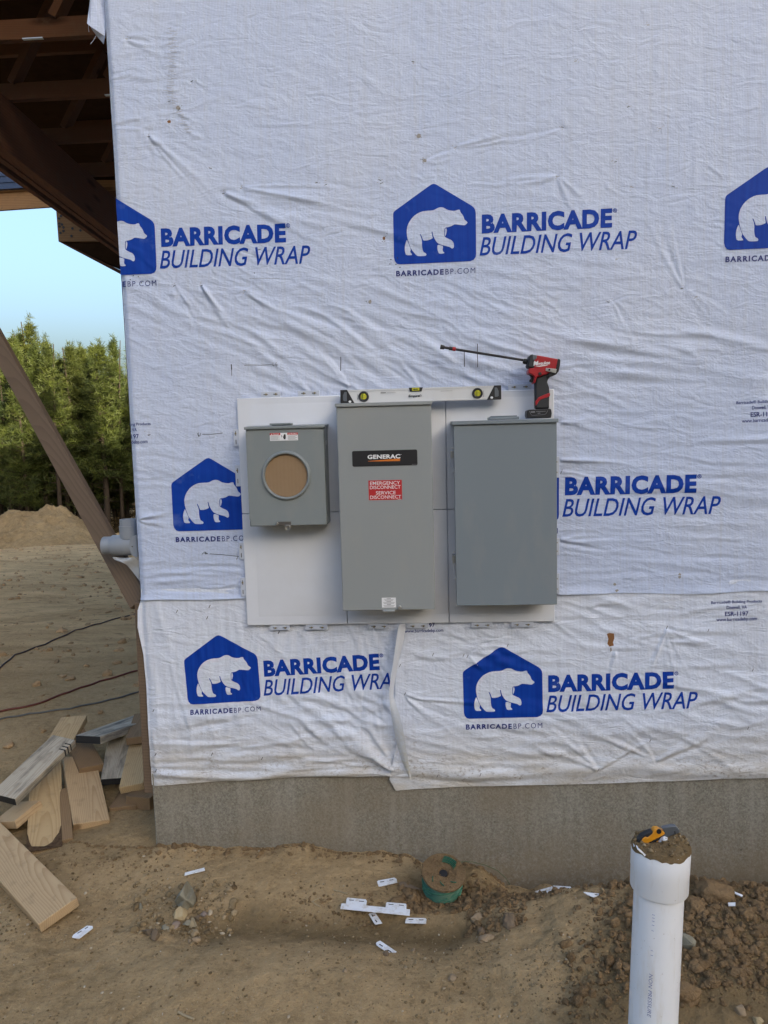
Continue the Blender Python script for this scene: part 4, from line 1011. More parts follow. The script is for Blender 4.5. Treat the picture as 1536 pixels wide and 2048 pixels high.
# ------------------------------------------------------------------ tall middle box
sw = thing('transfer_switch', (1.026, -.0295, 1.067), 'tall grey electrical box with black nameplate and red disconnect sign', 'electrical box')
mb = MB(); mb.box(.855, -.155, 1.070, 1.197, -.0300, 1.840); mb.build('body', M['switch'], sw, bevel=.003)
mb = MB(); mb.box(.850, -.170, 1.067, 1.202, -.1555, 1.838); mb.build('cover', M['switch'], sw, bevel=.003, seg=3)
mb = MB(); mb.add([(.846,-.1775,1.8375),(1.206,-.1775,1.8375),(1.206,-.0302,1.842),(.846,-.0302,1.842),(.846,-.1775,1.851),(1.206,-.1775,1.851),(1.206,-.0302,1.8535),(.846,-.0302,1.8535)], [(0,3,2,1),(4,5,6,7),(0,1,5,4),(1,2,6,5),(2,3,7,6),(3,0,4,7)]); mb.build('hood', M['switch'], sw, bevel=.0018)
Yl = -.1703
mb = MB(); r = .006; pl = []
for cx, cz, a0 in ((1.147-r,1.674-r,0),(.904+r,1.674-r,90),(.904+r,1.6155+r,180),(1.147-r,1.6155+r,270)):
    pl += [(cx+r*math.cos(rad(a0+k*18)), Yl, cz+r*math.sin(rad(a0+k*18))) for k in range(6)]
mb.prism(pl, (0,-.0008,0), 0)
text_on(mb, 'GENERAC', .9615, 1.6425, 1.0835, 1.6585, Yl-.0012, 1, .035, 0, 1.05)
mb.add([(.963, Yl-.0012, 1.6340), (1.0825, Yl-.0012, 1.6325), (1.0825, Yl-.0012, 1.6425), (.963, Yl-.0012, 1.6352)], [(0,1,2,3)], 2)
mb.cyl((1.0865, Yl-.0012, 1.657), (1.0865, Yl-.001, 1.657), .0012, n=8, slot=1); mb.box(1.126, Yl-.0011, 1.6187, 1.143, Yl-.0009, 1.6198, 3)
mb.build('nameplate', [M['black'], M['white'], M['orange'], M['text_grey']], sw)
mb = MB(); mb.box(.962, Yl-.0006, 1.4885, 1.0868, Yl, 1.5625, 0)
for s_, x0, x1, z0 in (('EMERGENCY',.968,1.080,1.5455),('DISCONNECT',.967,1.082,1.5300),('SERVICE',.989,1.063,1.5090),('DISCONNECT',.967,1.083,1.4930)):
    text_on(mb, s_, x0, z0, x1, z0+.0128, Yl-.0010, 1, .004)
mb.box(1.070, Yl-.0009, 1.4895, 1.084, Yl-.0005, 1.4905, 1)
mb.build('red_sign', [M['redsign'], M['white']], sw)
mb = MB(); mb.box(1.000, Yl-.0005, 1.0775, 1.0535, Yl, 1.1155, 0)
for i in range(9):
    zz = 1.1118-i*.0038; ww = (.016,.036,.030,.018,.044,.038,.016,.042,.036)[i]; mb.box(1.0268-ww/2, Yl-.0008, zz-(.0009 if i % 3 else .0013), 1.0268+ww/2, Yl-.0004, zz+(.0004 if i % 3 else .0009), 1)
mb.build('notice_sticker', [M['white'], M['text_grey']], sw)
mb = MB(); mb.box(1.003, -.178, 1.0610, 1.049, -.160, 1.0685); mb.build('latch', M['switch'], sw, bevel=.002)
c = P(799,1214,-.172); mb = MB(); mb.cyl((c.x, -.1785, c.z), (c.x, -.1702, c.z), .0062, .0075, 18); mb.build('cover_screw', M['steel'], sw, bevel=.001)

# ------------------------------------------------------------------ right box
rb = thing('breaker_panel', (1.47, -.0295, 1.074), 'wide blue-grey electrical box with plain cover and the red driver on top', 'electrical box')
mb = MB(); mb.box(1.292, -.132, 1.078, 1.656, -.0300, 1.762); mb.build('body', M['breaker'], rb, bevel=.003)
mb = MB(); mb.box(1.2835, -.150, 1.074, 1.664, -.1325, 1.7605); mb.build('cover', M['breaker'], rb, bevel=.003, seg=3)
mb = MB(); mb.add([(1.276,-.1585,1.760),(1.669,-.1585,1.760),(1.669,-.0302,1.764),(1.276,-.0302,1.764),(1.276,-.1585,1.7745),(1.669,-.1585,1.7745),(1.669,-.0302,1.776),(1.276,-.0302,1.776)], [(0,3,2,1),(4,5,6,7),(0,1,5,4),(1,2,6,5),(2,3,7,6),(3,0,4,7)]); mb.build('hood', M['breaker'], rb, bevel=.002)
a, b = P(976,835,-.1), P(1036,835,-.1); mb = MB(); mb.box(a.x, -.135, 1.7765, b.x, -.065, 1.786); mb.box(a.x+.008, -.128, 1.7865, b.x-.006, -.072, 1.7905); mb.build('hub_plate', M['breaker'], rb, bevel=.002)
for (xa, ya, yb_) in ((903,902,940),(911,1108,1150)):
    t0, t1 = P(xa, ya, -.10), P(xa, yb_, -.10); h = t0.z-t1.z
    mb = MB(); mb.box(1.272,-.128,t0.z-h*.38,1.2915,-.095,t0.z); mb.tube([(1.275,-.118,t0.z-h*.38),(1.2745,-.124,t0.z-h*.65),(1.2785,-.137,t0.z-h*.9),(1.2835,-.142,t1.z)], .0019, 6); mb.cyl((1.2760,-.13,t0.z+.012),(1.2835,-.13,t0.z+.012),.003,n=8); mb.cyl((1.2775,-.14,t1.z-.006),(1.2835,-.14,t1.z-.006),.003,n=8)
    mb.build('latch', M['steel'], rb, bevel=.0006)

# ------------------------------------------------------------------ spirit level
lv = thing('spirit_level', (1.163, -.07, 1.8535), 'silver spirit level with black end caps resting on the tall middle box', 'spirit level')
x0, x1, z0, z1 = .858, 1.468, 1.8538, 1.9045; ya, yb = -.084, -.058
mb = MB(); mb.box(x0+.012, ya+.001, z0, x1-.012, yb-.001, z1); mb.box(x0+.012, ya-.0008, z0, x1-.012, ya+.0005, z0+.006); mb.box(x0+.012, ya-.0008, z1-.006, x1-.012, ya+.0005, z1)
mb.box(x0+.012, ya-.0002, z1-.0022, x1-.012, yb, z1+.0004, 1)
text_on(mb, 'Empire', 1.118, z0+.0145, 1.160, z0+.0262, ya-.0013, 1, .03, .12); 
pts = [(1.163+.0035*math.cos(t), ya-.0013, z0+.0215+.0035*math.sin(t)) for t in np.linspace(-1.2, 4.2, 10)]; mb.tube(pts, .0011, 4, 1)
mb.box(1.012, ya-.001, z1-.0155, 1.032, ya, z1-.0130, 1); mb.box(1.034, ya-.001, z1-.0150, 1.070, ya, z1-.0138, 2); mb.box(1.240, ya-.001, z1-.0145, 1.285, ya, z1-.0133, 2)
mb.box(.923, ya-.001, z0+.012, .9245, ya, z0+.034, 2); mb.box(1.401, ya-.001, z0+.010, 1.4025, ya, z0+.034, 2)
mb.build('body', [M['alu'], M['black'], M['text_grey']], lv, bevel=.0006)
for sgn, xe in ((1, x0), (-1, x1)):
    mb = MB(); zb2 = z0-.001; zt2 = z1+.001
    mb.prism([(xe, ya-.0025, zb2), (xe+sgn*.054, ya-.0025, zb2), (xe+sgn*.052, ya-.0025, zb2+.004), (xe+sgn*.026, ya-.0025, zt2), (xe, ya-.0025, zt2)], (0, yb-ya+.004, 0))
    mb.prism([(xe+sgn*.010, ya-.0035, zb2+.013), (xe+sgn*.015, ya-.0035, zb2+.010), (xe+sgn*.0245, ya-.0035, zb2+.010), (xe+sgn*.0245, ya-.0035, zt2-.008), (xe+sgn*.016, ya-.0035, zt2-.008), (xe+sgn*.010, ya-.0035, zb2+.032)], (0, .0009, 0), 1)
    mb.prism([(xe+sgn*(.036+.0055*math.cos(t)), ya-.0036, zb2+.0075+.0045*math.sin(t)) for t in np.linspace(0, 6.28, 9)[:-1]], (0, .001, 0), 2)
    mb.build('end_cap', [M['black'], M['bladegrey'], M['white']], lv, bevel=.0008)
for xc, kind in ((.947, 0), (1.379, 0), (1.146, 1)):
    mb = MB()
    if kind == 0:
        zc = z0+.0245; mb.lathe((xc, ya, zc), (0,-1,0), [(.004,.0118),(.0045,.013),(.0055,.0165),(.0045,.0195),(-.001,.0205)], 36); mb.cyl((xc, ya+.001, zc), (xc, ya-.0012, zc), .0125, n=28, slot=0)
        mb.cyl((xc, ya-.004, zc-.010), (xc, ya-.004, zc+.010), .0052, n=16, slot=1); mb.box(xc-.0058, ya-.0102, zc-.003, xc+.0058, ya-.0008, zc-.0022, 0); mb.box(xc-.0058, ya-.0102, zc+.0022, xc+.0058, ya-.0008, zc+.003, 0); mb.cyl((xc, ya-.0015, zc), (xc, ya-.0018, zc), .0122, n=28, slot=1)
    else:
        mb.prism([(xc-.027, ya-.0022, z1+.002), (xc+.027, ya-.0022, z1+.002), (xc+.022, ya-.0022, z1-.013), (xc-.022, ya-.0022, z1-.013)], (0, yb-ya+.003, 0)); mb.box(xc-.0145, ya-.0034, z1-.0095, xc+.0135, ya-.002, z1+.0015, 1)
        mb.box(xc-.006, ya-.0042, z1-.0095, xc-.0052, ya-.0032, z1+.0015, 0); mb.box(xc+.0045, ya-.0042, z1-.0095, xc+.0053, ya-.0032, z1+.0015, 0); mb.box(xc-.010, ya-.004, z1-.0065, xc+.008, ya-.0032, z1-.0035, 0)
    mb.build('vial', [M['black'], M['vial']], lv)

# ------------------------------------------------------------------ impact driver
YD = -.090
dv = thing('impact_driver', (1.60, YD, 1.777), 'red and black cordless impact driver with long bit standing on the wide box', 'power tool')
def dz(p, Y=YD): q_ = P(1020+p[0]/12.8, 690+p[1]/12.8, YD); return Vector((q_.x, Y, q_.z))
def dprism(pts, hw, mats, name, bevel, slot=0, parent=dv, seg=3):
    mb = MB(); mb.prism([dz(p, YD-hw) for p in pts], (0, 2*hw, 0), slot); return mb
def dpart(name, pts, hw, mt2, bevel, extra=None, mats=None):
    mb = dprism(pts, hw, None, name, bevel)
    if extra: extra(mb)
    return mb.build(name, mats or mt2, dv, bevel=bevel, seg=3)
def body_x(mb):
    pass
hs = dpart('housing', [(590,270),(700,285),(1050,350),(1195,375),(1150,600),(1120,660),(1000,720),(870,770),(660,840),(635,920),(615,995),(565,985),(600,870),(590,810),(540,775),(440,740),(450,625),(590,600)], .029, M['redplastic'], .007)
mb = MB(); text_px(mb, 'Milwaukee', [(1020+600/12.8, 690+525/12.8), (1020+1030/12.8, 690+490/12.8), (1020+590/12.8, 690+440/12.8)], YD-.029, 0, .0006, .02, .25, .92)
text_px(mb, 'M', [(1020+600/12.8, 690+530/12.8), (1020+735/12.8, 690+520/12.8), (1020+590/12.8, 690+415/12.8)], YD-.029, 0, .0007, .03, .3)
mb.add([dz(p, YD-.0297) for p in ((615,565),(700,550),(960,520),(900,545),(720,575),(690,570))], [(0,1,2,3,4,5)], 0)
mb.build('logo_print', M['white'], hs)
dpart('nose', [(475,275),(545,255),(610,268),(610,600),(560,612),(425,590),(415,540),(450,430)], .0295, M['rubber'], .006)
dpart('gear_case', [(548,268),(668,280),(655,375),(600,400),(548,410)], .0304, M['bladegrey'], .003)
dpart('rear_cap', [(1180,370),(1235,372),(1262,400),(1250,530),(1215,690),(1150,770),(1060,810),(960,850),(930,800),(1000,722),(1120,660),(1150,600)], .0285, M['black'], .006)
dpart('grip', [(655,840),(870,770),(1000,725),(1060,790),(1000,840),(955,880),(940,960),(985,1085),(1002,1250),(990,1450),(985,1640),(630,1640),(628,1300),(622,1000)], .0185, M['rubber'], .008)
dpart('grip_band', [(632,1440),(720,1340),(850,1280),(970,1238),(1008,1242),(1004,1310),(940,1345),(780,1400),(715,1450),(660,1555),(632,1560)], .0196, M['redplastic'], .002)
bt = dpart('battery', [(408,1690),(465,1660),(700,1645),(1000,1635),(1028,1655),(1040,1750),(1022,1868),(420,1872),(400,1800)], .027, M['black'], .004)
mb = MB(); mb.tube([dz(p, YD-.0274) for p in ((470,1690),(490,1750),(535,1812),(870,1780),(905,1745),(935,1680))], .0006, 5); mb.box(*dz((505,1737), YD-.0276), *dz((610,1702), YD-.0270), 0); 
a, b = dz((640,1715), YD-.0276), dz((880,1698), YD-.0270); mb.box(a.x, a.y, a.z, b.x, b.y, b.z, 0); text_px(mb, '4.0', [(1020+705/12.8, 690+1768/12.8), (1020+775/12.8, 690+1765/12.8), (1020+705/12.8, 690+1730/12.8)], YD-.027, 0, .0006, .02)
mb.build('battery_print', M['text_grey'], bt)
dpart('trigger', [(490,765),(610,805),(590,960),(560,965),(492,935),(500,890),(530,860),(520,800)], .010, M['black'], .003)
mb = MB(); mb.prism([dz(p, YD-.034) for p in ((885,605),(1155,635),(1135,740),(1090,735),(870,680))], (0,.004,0)); c = dz((968,655), YD-.0345); mb.cyl((c.x, c.y-.001, c.z), (c.x, c.y+.001, c.z), .004, n=14, slot=1); mb.build('belt_clip', [M['steel'], M['black']], dv, bevel=.0012)
c = dz((735,750), YD-.030); mb = MB(); mb.cyl((c.x, c.y-.002, c.z), (c.x, c.y+.004, c.z), .006, n=16); mb.build('direction_button', M['black'], dv, bevel=.001)
ca, cb_ = dz((330,405)), dz((450,440)); mb = MB(); dx = (cb_-ca).normalized(); mb.lathe(ca, dx, [(0,.004),(.001,.0085),(.006,.0105),(.012,.0105),(.014,.0095),(.024,.010)], 24); mb.build('chuck', M['black'], dv, smooth=40)
mb = MB(); s0, s1 = P(1048,720.5,YD), P(911,698.5,YD); mb.cyl(s0+dx*.02, s0, .0038, n=12, slot=1); mb.cyl(s0, s1, .0047, n=14); mb.lathe(s1, (s1-s0), [(-.002,.0047),(0,.0075),(.0105,.0078),(.0115,.006)], 18, 2)
e = (s1-s0).normalized(); mb.cyl(s1+e*.011, s1+e*.024, .0068, .0075, 16, 0); mb.cyl(s1+e*.024, s1+e*.042, .0052, .0052, 14, 0); mb.cyl(s1+e*.042, s1+e*.058, .0078, .0092, 16, 0)
mb.build('driver_bit', [M['black'], M['steel'], M['redplastic']], dv, smooth=40)

# ------------------------------------------------------------------ conduit fitting on the corner
def lb(name, Y, zc, label, xl, xr):
    cf = thing(name, (-.08, Y, zc), label, 'conduit fitting', 'grey conduit fittings at the wall corner')
    mb = MB(); r = .043; L = xr-xl
    mb.lathe((xr, Y, zc), (-1,0,0), [(0,.0),(0,r),(L*.72,r),(L*.74,r*.97)], 40)
    mb.build('body', M['pvcgrey'], cf, smooth=40)
    mb = MB(); mb.lathe((xr, Y, zc), (-1,0,0), [(L*.74,r*.97),(L*.75,r*.86),(L*.99,r*.86),(L,r*.83),(L,r*.76),(L*.9,r*.74),(L*.9,0)], 40); mb.build('hub', M['pvcgrey'], cf, smooth=40)
    mb = MB(); mb.lathe((xr-.038, Y, zc+.03), (0,0,1), [(0,.037),(.052,.0375),(.053,.0345),(.079,.034),(.080,.031),(.060,.030),(.060,0)], 40); mb.build('upper_hub', M['pvcgrey'], cf, smooth=40)
    mb = MB(); pl = [(xr+.004+(-.026)*math.sqrt(max(0, 1-(k/8-1)**2))*1.0, Y-r-.003, zc-r*1.05+k*r*2.1/16) for k in range(17)]; pl = pl+[(xr+.012, Y-r-.003, zc+r*1.05), (xr+.012, Y-r-.003, zc-r*1.05)]
    mb.prism(pl, (0, r*1.4, 0)); mb.cyl((xr-.008, Y-r-.005, zc), (xr-.008, Y-r-.002, zc), .003, n=10, slot=1); mb.build('cover_plate', [M['pvcgrey'], M['darksteel']], cf, bevel=.002)
a = P(206,1092,.085)
lb('conduit_elbow', .085, a.z+.002, 'grey plastic conduit elbow sticking out left of the wrapped corner', a.x+.003, -.030)
lb('conduit_elbow', .22, a.z+.030, 'second grey conduit elbow half hidden behind the first one', -.15, -.012)
mb = MB()
fp = [[(222,1112),(238,1116),(262,1116),(280,1112)],[(228,1120),(246,1121),(264,1122),(282,1126)],[(240,1123),(254,1126),(268,1132),(283,1140)],[(252,1128),(262,1138),(274,1146),(285,1152)],[(262,1140),(272,1150),(280,1160),(286,1166)],[(276,1158),(281,1164),(284,1169),(287,1172)]]
for i in range(5):
    for j in range(3):
        q_ = [fp[i][j], fp[i][j+1], fp[i+1][j+1], fp[i+1][j]]; ys = [.05+.02*math.sin(2.1*(i+a_)+1.7*(j+b_)) for a_, b_ in ((0,0),(0,1),(1,1),(1,0))]
        mb.quad(*[P(*p, y) for p, y in zip(q_, ys)])
o = mb.weld().build('plastic_bag', M['film'], smooth=60); sd_ = o.modifiers.new('s', 'SUBSURF'); sd_.levels = sd_.render_levels = 2; tag(o, 'crumpled clear plastic bag tucked under the grey conduit elbow', 'plastic bag')

# ------------------------------------------------------------------ timber offcuts by the corner
def offcut(label, pose, mt2, th=.038, ends=None):
    """pose: left near corner of the top face, direction of the length, direction of the width, length, width"""
    p, ax, sd, L, wd = pose; x = Vector(ax).normalized(); sd = Vector(sd); y = -(sd-x*sd.dot(x)).normalized(); z = x.cross(y)
    mb = MB(); mb.box(0, 0, -th, L, wd, 0)
    me_mats = [mt2]
    if ends: me_mats.append(ends); mb.m[5] = 1
    o = mb.build('timber_offcut', me_mats, None, bevel=.0025)
    mt = Matrix((x, y, z)).transposed().to_4x4(); mt.translation = Vector(p)-y*wd; o.matrix_world = mt
    return tag(o, label, 'timber offcut', 'timber offcuts piled beside the foundation')
TO = {}
TO['a'] = offcut('large fresh pine offcut with bold oval grain lying nearest the camera, lower left', [[-0.2314, -0.5335, 0.0332], [-0.7657, 0.6417, 0.0445], [0.6338, 0.7409, 0.222], 0.95, 0.145], M['pine'])
TO['c'] = offcut('pine offcut with dark bark along its lower edge standing left of the middle one', [[-0.5147, -0.0948, 0.0422], [-0.4308, 0.8815, 0.1931], [0.8913, 0.4492, -0.0624], 0.634, 0.139], M['pine2'])
TO['d'] = offcut('clean brown-grained pine offcut in the middle of the pile, end grain facing out', [[-0.4018, 0.0911, 0.064], [-0.4942, 0.8445, 0.2065], [0.8371, 0.5263, -0.149], 0.525, 0.154], M['pine'])
TO['b'] = offcut('long grey-stained plank with three dark saw cuts lying across the pile top left', [[-0.7631, 0.0896, 0.2094], [0.2388, 0.9342, 0.2651], [0.9699, -0.2159, -0.1128], 0.405, 0.129], M['pine_grey'], ends=M['charred'])
TO['e'] = offcut('short tan offcut poking up behind the saw-cut plank', [[-0.7804, 0.5812, 0.21], [-0.2073, 0.9762, 0.0636], [0.978, 0.2082, -0.0092], 0.34, 0.135], M['pine2'])
TO['f'] = offcut('blackened plank tilted up behind the pale grained offcut near the wall', [[-0.4146, 0.4086, 0.1165], [-0.2656, 0.9275, 0.263], [0.955, 0.2906, -0.0602], 0.324, 0.12], M['pine_grey'], ends=M['charred'])
TO['g'] = offcut('pale offcut with wavy grain leaning against the brown corner board', [[-0.2903, 0.3246, 0.1155], [-0.2162, 0.9467, 0.2389], [0.9747, 0.1952, 0.1086], 0.36, 0.112], M['pine2'])
TO['h'] = offcut('flat grey plank with black painted end on top of the pile beside the corner', [[-0.6, 0.5616, 0.2739], [0.3166, 0.94, -0.1269], [0.9478, -0.3084, 0.0807], 0.62, 0.157], M['pine_grey'], ends=M['charred'])
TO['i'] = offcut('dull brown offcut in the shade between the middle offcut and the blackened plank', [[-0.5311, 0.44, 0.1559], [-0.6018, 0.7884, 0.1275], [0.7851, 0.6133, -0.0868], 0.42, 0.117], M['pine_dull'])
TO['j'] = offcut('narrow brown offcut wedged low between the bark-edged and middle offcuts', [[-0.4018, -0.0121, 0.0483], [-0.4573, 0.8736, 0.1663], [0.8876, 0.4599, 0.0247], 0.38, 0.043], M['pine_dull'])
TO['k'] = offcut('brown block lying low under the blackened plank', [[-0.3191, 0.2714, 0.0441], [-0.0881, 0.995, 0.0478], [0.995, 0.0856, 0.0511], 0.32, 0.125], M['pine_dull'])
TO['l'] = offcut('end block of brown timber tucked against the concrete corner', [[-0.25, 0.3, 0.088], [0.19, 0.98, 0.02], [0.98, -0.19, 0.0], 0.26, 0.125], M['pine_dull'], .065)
TO['m'] = offcut('pale offcut under the saw-cut plank at the left picture edge', [[-0.7663, 0.0858, 0.074], [0.2808, 0.9471, 0.1553], [0.9243, -0.3105, 0.2221], 0.15, 0.14], M['pine'])
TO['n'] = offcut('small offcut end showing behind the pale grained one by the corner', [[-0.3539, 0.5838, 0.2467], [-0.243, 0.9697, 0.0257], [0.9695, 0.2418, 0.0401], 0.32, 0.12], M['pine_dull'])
# bark edge on one, saw kerfs on another
o = TO['c']; mb = MB(); wdc = 0.139
pts = [(0, 0), (0, wdc)]+[(.045, wdc), (.085, wdc), (.13, wdc), (.135, wdc-.006), (.09, wdc-.014), (.06, wdc-.03), (.035, wdc-.04), (.022, wdc-.06), (.012, wdc-.085), (.010, wdc*.45), (.018, wdc*.3), (.03, .02), (.06, .010), (.10, .005), (.12, 0)]
pts = [(x+(.004*rng.random() if 0 < y < wdc else 0), wdc-y) for x, y in pts][::-1]
mb.prism([(x, y, -.01) for x, y in pts], (0,0,.0115)); bo = mb.build('bark_edge', M['bark_brown']); bo.parent = o
o = TO['b']; L = 0.405; mb = MB()
for k in (.80, .85, .90): mb.box(L*k, -.0015, -.034, L*k+.006, .03, .0012)
ko = mb.build('saw_cut', M['charred']); ko.parent = o

# ------------------------------------------------------------------ white plastic scraps
def zs(p): return (660+p[0]/6.982, 1740+p[1]/6.982)
def scrap(label, poly, slots=(), lift=.010, tilt=0, name='plastic_scrap', th=.0025):
    c = np.mean(np.array(poly), 0); g = GP(*c); z = g.z+lift
    def pt(p):
        q = PZ(*p, z); q.z += tilt*(q.y-g.y); return q
    mb = MB(); mb.prism([pt(p) for p in poly], (0,0,-th), 0)
    for a, b in slots:
        A_, B_ = pt(a), pt(b); d = (B_-A_).normalized(); s_ = Vector((-d.y, d.x, 0))*.0022; u = Vector((0,0,.0006))
        mb.quad(A_+s_+u, B_+s_+u, B_-s_+u, A_-s_+u, 1)
    o = mb.build(name, [M['scrap'], M['slot']], None, loc=tuple(g)); return tag(o, label, 'plastic scrap', 'white plastic trim scraps lying on the dirt')
scrap('long white trim strip with two slotted tabs on the dirt', [zs(p) for p in ((160,465),(222,466),(232,400),(245,385),(500,410),(514,430),(505,495),(775,520),(783,462),(797,448),(1058,470),(1068,485),(1066,545),(1117,550),(1113,632),(145,537))],
      [(zs(a), zs(b)) for a, b in (((268,421),(333,424)),((407,436),(473,441)),((820,481),(887,485)),((962,491),(1030,495)))], .018)
scrap('small slotted white tab just above the long trim strip', [zs(p) for p in ((658,160),(672,146),(900,105),(930,125),(940,170),(680,230))], [(zs(a), zs(b)) for a, b in (((697,170),(757,162)),((830,144),(886,135)))])
scrap('slotted white tab tucked under the long trim strip, pointing down', [zs(p) for p in ((540,615),(555,602),(628,592),(730,740),(635,756),(622,748))], [(zs(a), zs(b)) for a, b in (((583,622),(602,652)),((633,697),(655,730)))], .008)
scrap('slotted white tab right of the long trim strip, lying square', [zs(p) for p in ((1058,690),(1075,665),(1330,672),(1348,685),(1342,746),(1048,735))], [(zs(a), zs(b)) for a, b in (((1097,692),(1163,693)),((1243,698),(1307,699)))])
scrap('slanting slotted white tab nearest the camera with a clod on its edge', [zs(p) for p in ((642,1020),(655,1005),(700,985),(930,1140),(880,1188),(860,1190),(650,1045))], [(zs(a), zs(b)) for a, b in (((688,1037),(737,1068)),((802,1117),(855,1148)))])
scrap('narrow white trim piece below the concrete wall, left of the rocks', [(370,1745),(409,1735),(410,1740.5),(369,1750.5)], (), .014)
scrap('white slotted piece on the dirt left of the rocks, beside the timber', [(144,1874),(147,1869),(174,1851),(185,1852),(186,1856),(158,1877)], [((155,1867),(163,1862)),((170,1858),(176,1854))])
def zr(p): return (1040+p[0]/7.68, 1740+p[1]/7.68)
scrap('long white strip at the back of the small heap by the wall', [zr(p) for p in ((228,325),(495,250),(500,275),(250,342))], (), .02)
scrap('bent white piece in the middle of the small heap by the wall', [zr(p) for p in ((400,285),(520,275),(590,320),(560,352),(410,362))], (), .012)
scrap('flat white strip lying topmost on the small heap by the wall', [zr(p) for p in ((505,237),(775,253),(805,300),(550,290))], (), .035)
scrap('short white piece lowest in the small heap by the wall', [zr(p) for p in ((248,345),(390,335),(392,365),(260,372))], (), .006)
scrap('half-buried white scrap alone between the heap and the white pipe', [zr(p) for p in ((975,335),(1225,362),(1200,392),(1130,412),(1040,380))], [(zr((1150,382)), zr((1190,378)))], .012)
scrap('thin white sliver in the loose soil right of the white pipe', [(1443,1773),(1450,1775),(1486,1790),(1484,1793),(1452,1779)], (), .02)
scrap('tiny white rectangle half buried right of the white pipe', [(1456,1805),(1471,1804.5),(1471,1811),(1457,1811)], (), .015)

# ------------------------------------------------------------------ rocks
def lump_proto(seed, sub, flat, rough=.28):
    bm = bmesh.new(); bmesh.ops.create_icosphere(bm, subdivisions=sub, radius=1)
    o = Vector((seed*3.17, seed*1.3, seed*.7)); r2 = np.random.default_rng(seed); st = 1+r2.normal(0, .2, 3)
    cuts = [(Vector(r2.normal(size=3)).normalized(), .62+.25*r2.random()) for _ in range(5)]
    for v in bm.verts:
        p = v.co.copy()
        for d, h in cuts:
            e = p.dot(d)-h
            if e > 0: p -= d*e*.85
        n_ = mnoise.noise(v.co*1.4+o)+.5*mnoise.noise(v.co*3.1+o)+.35*mnoise.noise(v.co*6.5+o)
        p *= 1+rough*n_; v.co = Vector((p.x*st[0], p.y*st[1], p.z*st[2]*flat))
    bm.verts.index_update(); r = (np.array([v.co[:] for v in bm.verts]), np.array([[v.index for v in f.verts] for f in bm.faces])); bm.free(); return r
def hull_rock(sx, sy, sz, seed, n=15, bev=.12):
    r2 = np.random.default_rng(seed); bm = bmesh.new()
    for _ in range(n):
        d = r2.normal(size=3); d /= np.linalg.norm(d); d *= .82+.3*r2.random(); bm.verts.new((d[0]*sx, d[1]*sy, d[2]*sz))
    bmesh.ops.convex_hull(bm, input=bm.verts); 
    for v in [v for v in bm.verts if not v.link_faces]: bm.verts.remove(v)
    bmesh.ops.bevel(bm, geom=bm.edges[:], offset=min(sx, sy, sz)*bev, segments=2, affect='EDGES', clamp_overlap=True)
    return bm
def rock(label, px, py, wpx, hpx, mt2, seed, lift=.3, name='rock', cat='rock', smooth=True):
    g = GP(px, py+hpx*.2); dist = (g-CAM).length; k = dist/FPX; sx = wpx*k*.52; sz = hpx*k*.52; sy = (sx+sz)*.5
    me = bpy.data.meshes.new(name)
    if 'clod' in label:
        v, q = lump_proto(seed % 977, 4, 1.0); me.from_pydata((v*np.array([sx, sy, sz])).tolist(), [], q.tolist()); smooth = False; me.polygons.foreach_set('use_smooth', [True]*len(q))
    else:
        bm = hull_rock(sx, sy, sz, seed); bm.to_mesh(me); bm.free()
    me.materials.append(mt2)
    if smooth: me.polygons.foreach_set('use_smooth', [True]*len(me.polygons)); me.set_sharp_from_angle(angle=rad(32))
    o = bpy.data.objects.new(name, me); C.objects.link(o); o.location = g+Vector((0, 0, sz*lift)); o.rotation_euler = (random.random()*.4-.2, random.random()*.4-.2, random.random()*.5)
    return tag(o, label, cat, 'stones lying on the dirt')
# the largest stone is a pointed slab
g = GP(372,1816); mb = MB()
def z4(p): return (280+p[0]/7.68, 1700+p[1]/7.68)
sl4 = [(665,578),(735,670),(770,750),(810,850),(812,920),(740,968),(620,900),(560,850),(527,790),(600,690)]
yb4 = g.y
mb.prism([P(*z4(p), yb4-.010+.02*math.sin(i*1.9)) for i, p in enumerate(sl4)], (0,.045,0)); c0 = P(*z4((690,760)), yb4-.032)
fr = [Vector(v) for v in mb.v[:len(sl4)]]; mb2 = MB(); mb2.v, mb2.f, mb2.m = mb.v, mb.f[1:], mb.m[1:]; n = len(mb2.v); mb2.v = mb2.v+[tuple(c0)]
for i in range(len(sl4)): mb2.f.append((i, (i+1) % len(sl4), n)); mb2.m.append(0)
o = mb2.build('rock', M['st_grey'], None, bevel=.003, loc=tuple(g)); tag(o, 'largest stone, grey-green pointed slab standing in the dirt', 'rock', 'stones lying on the dirt')
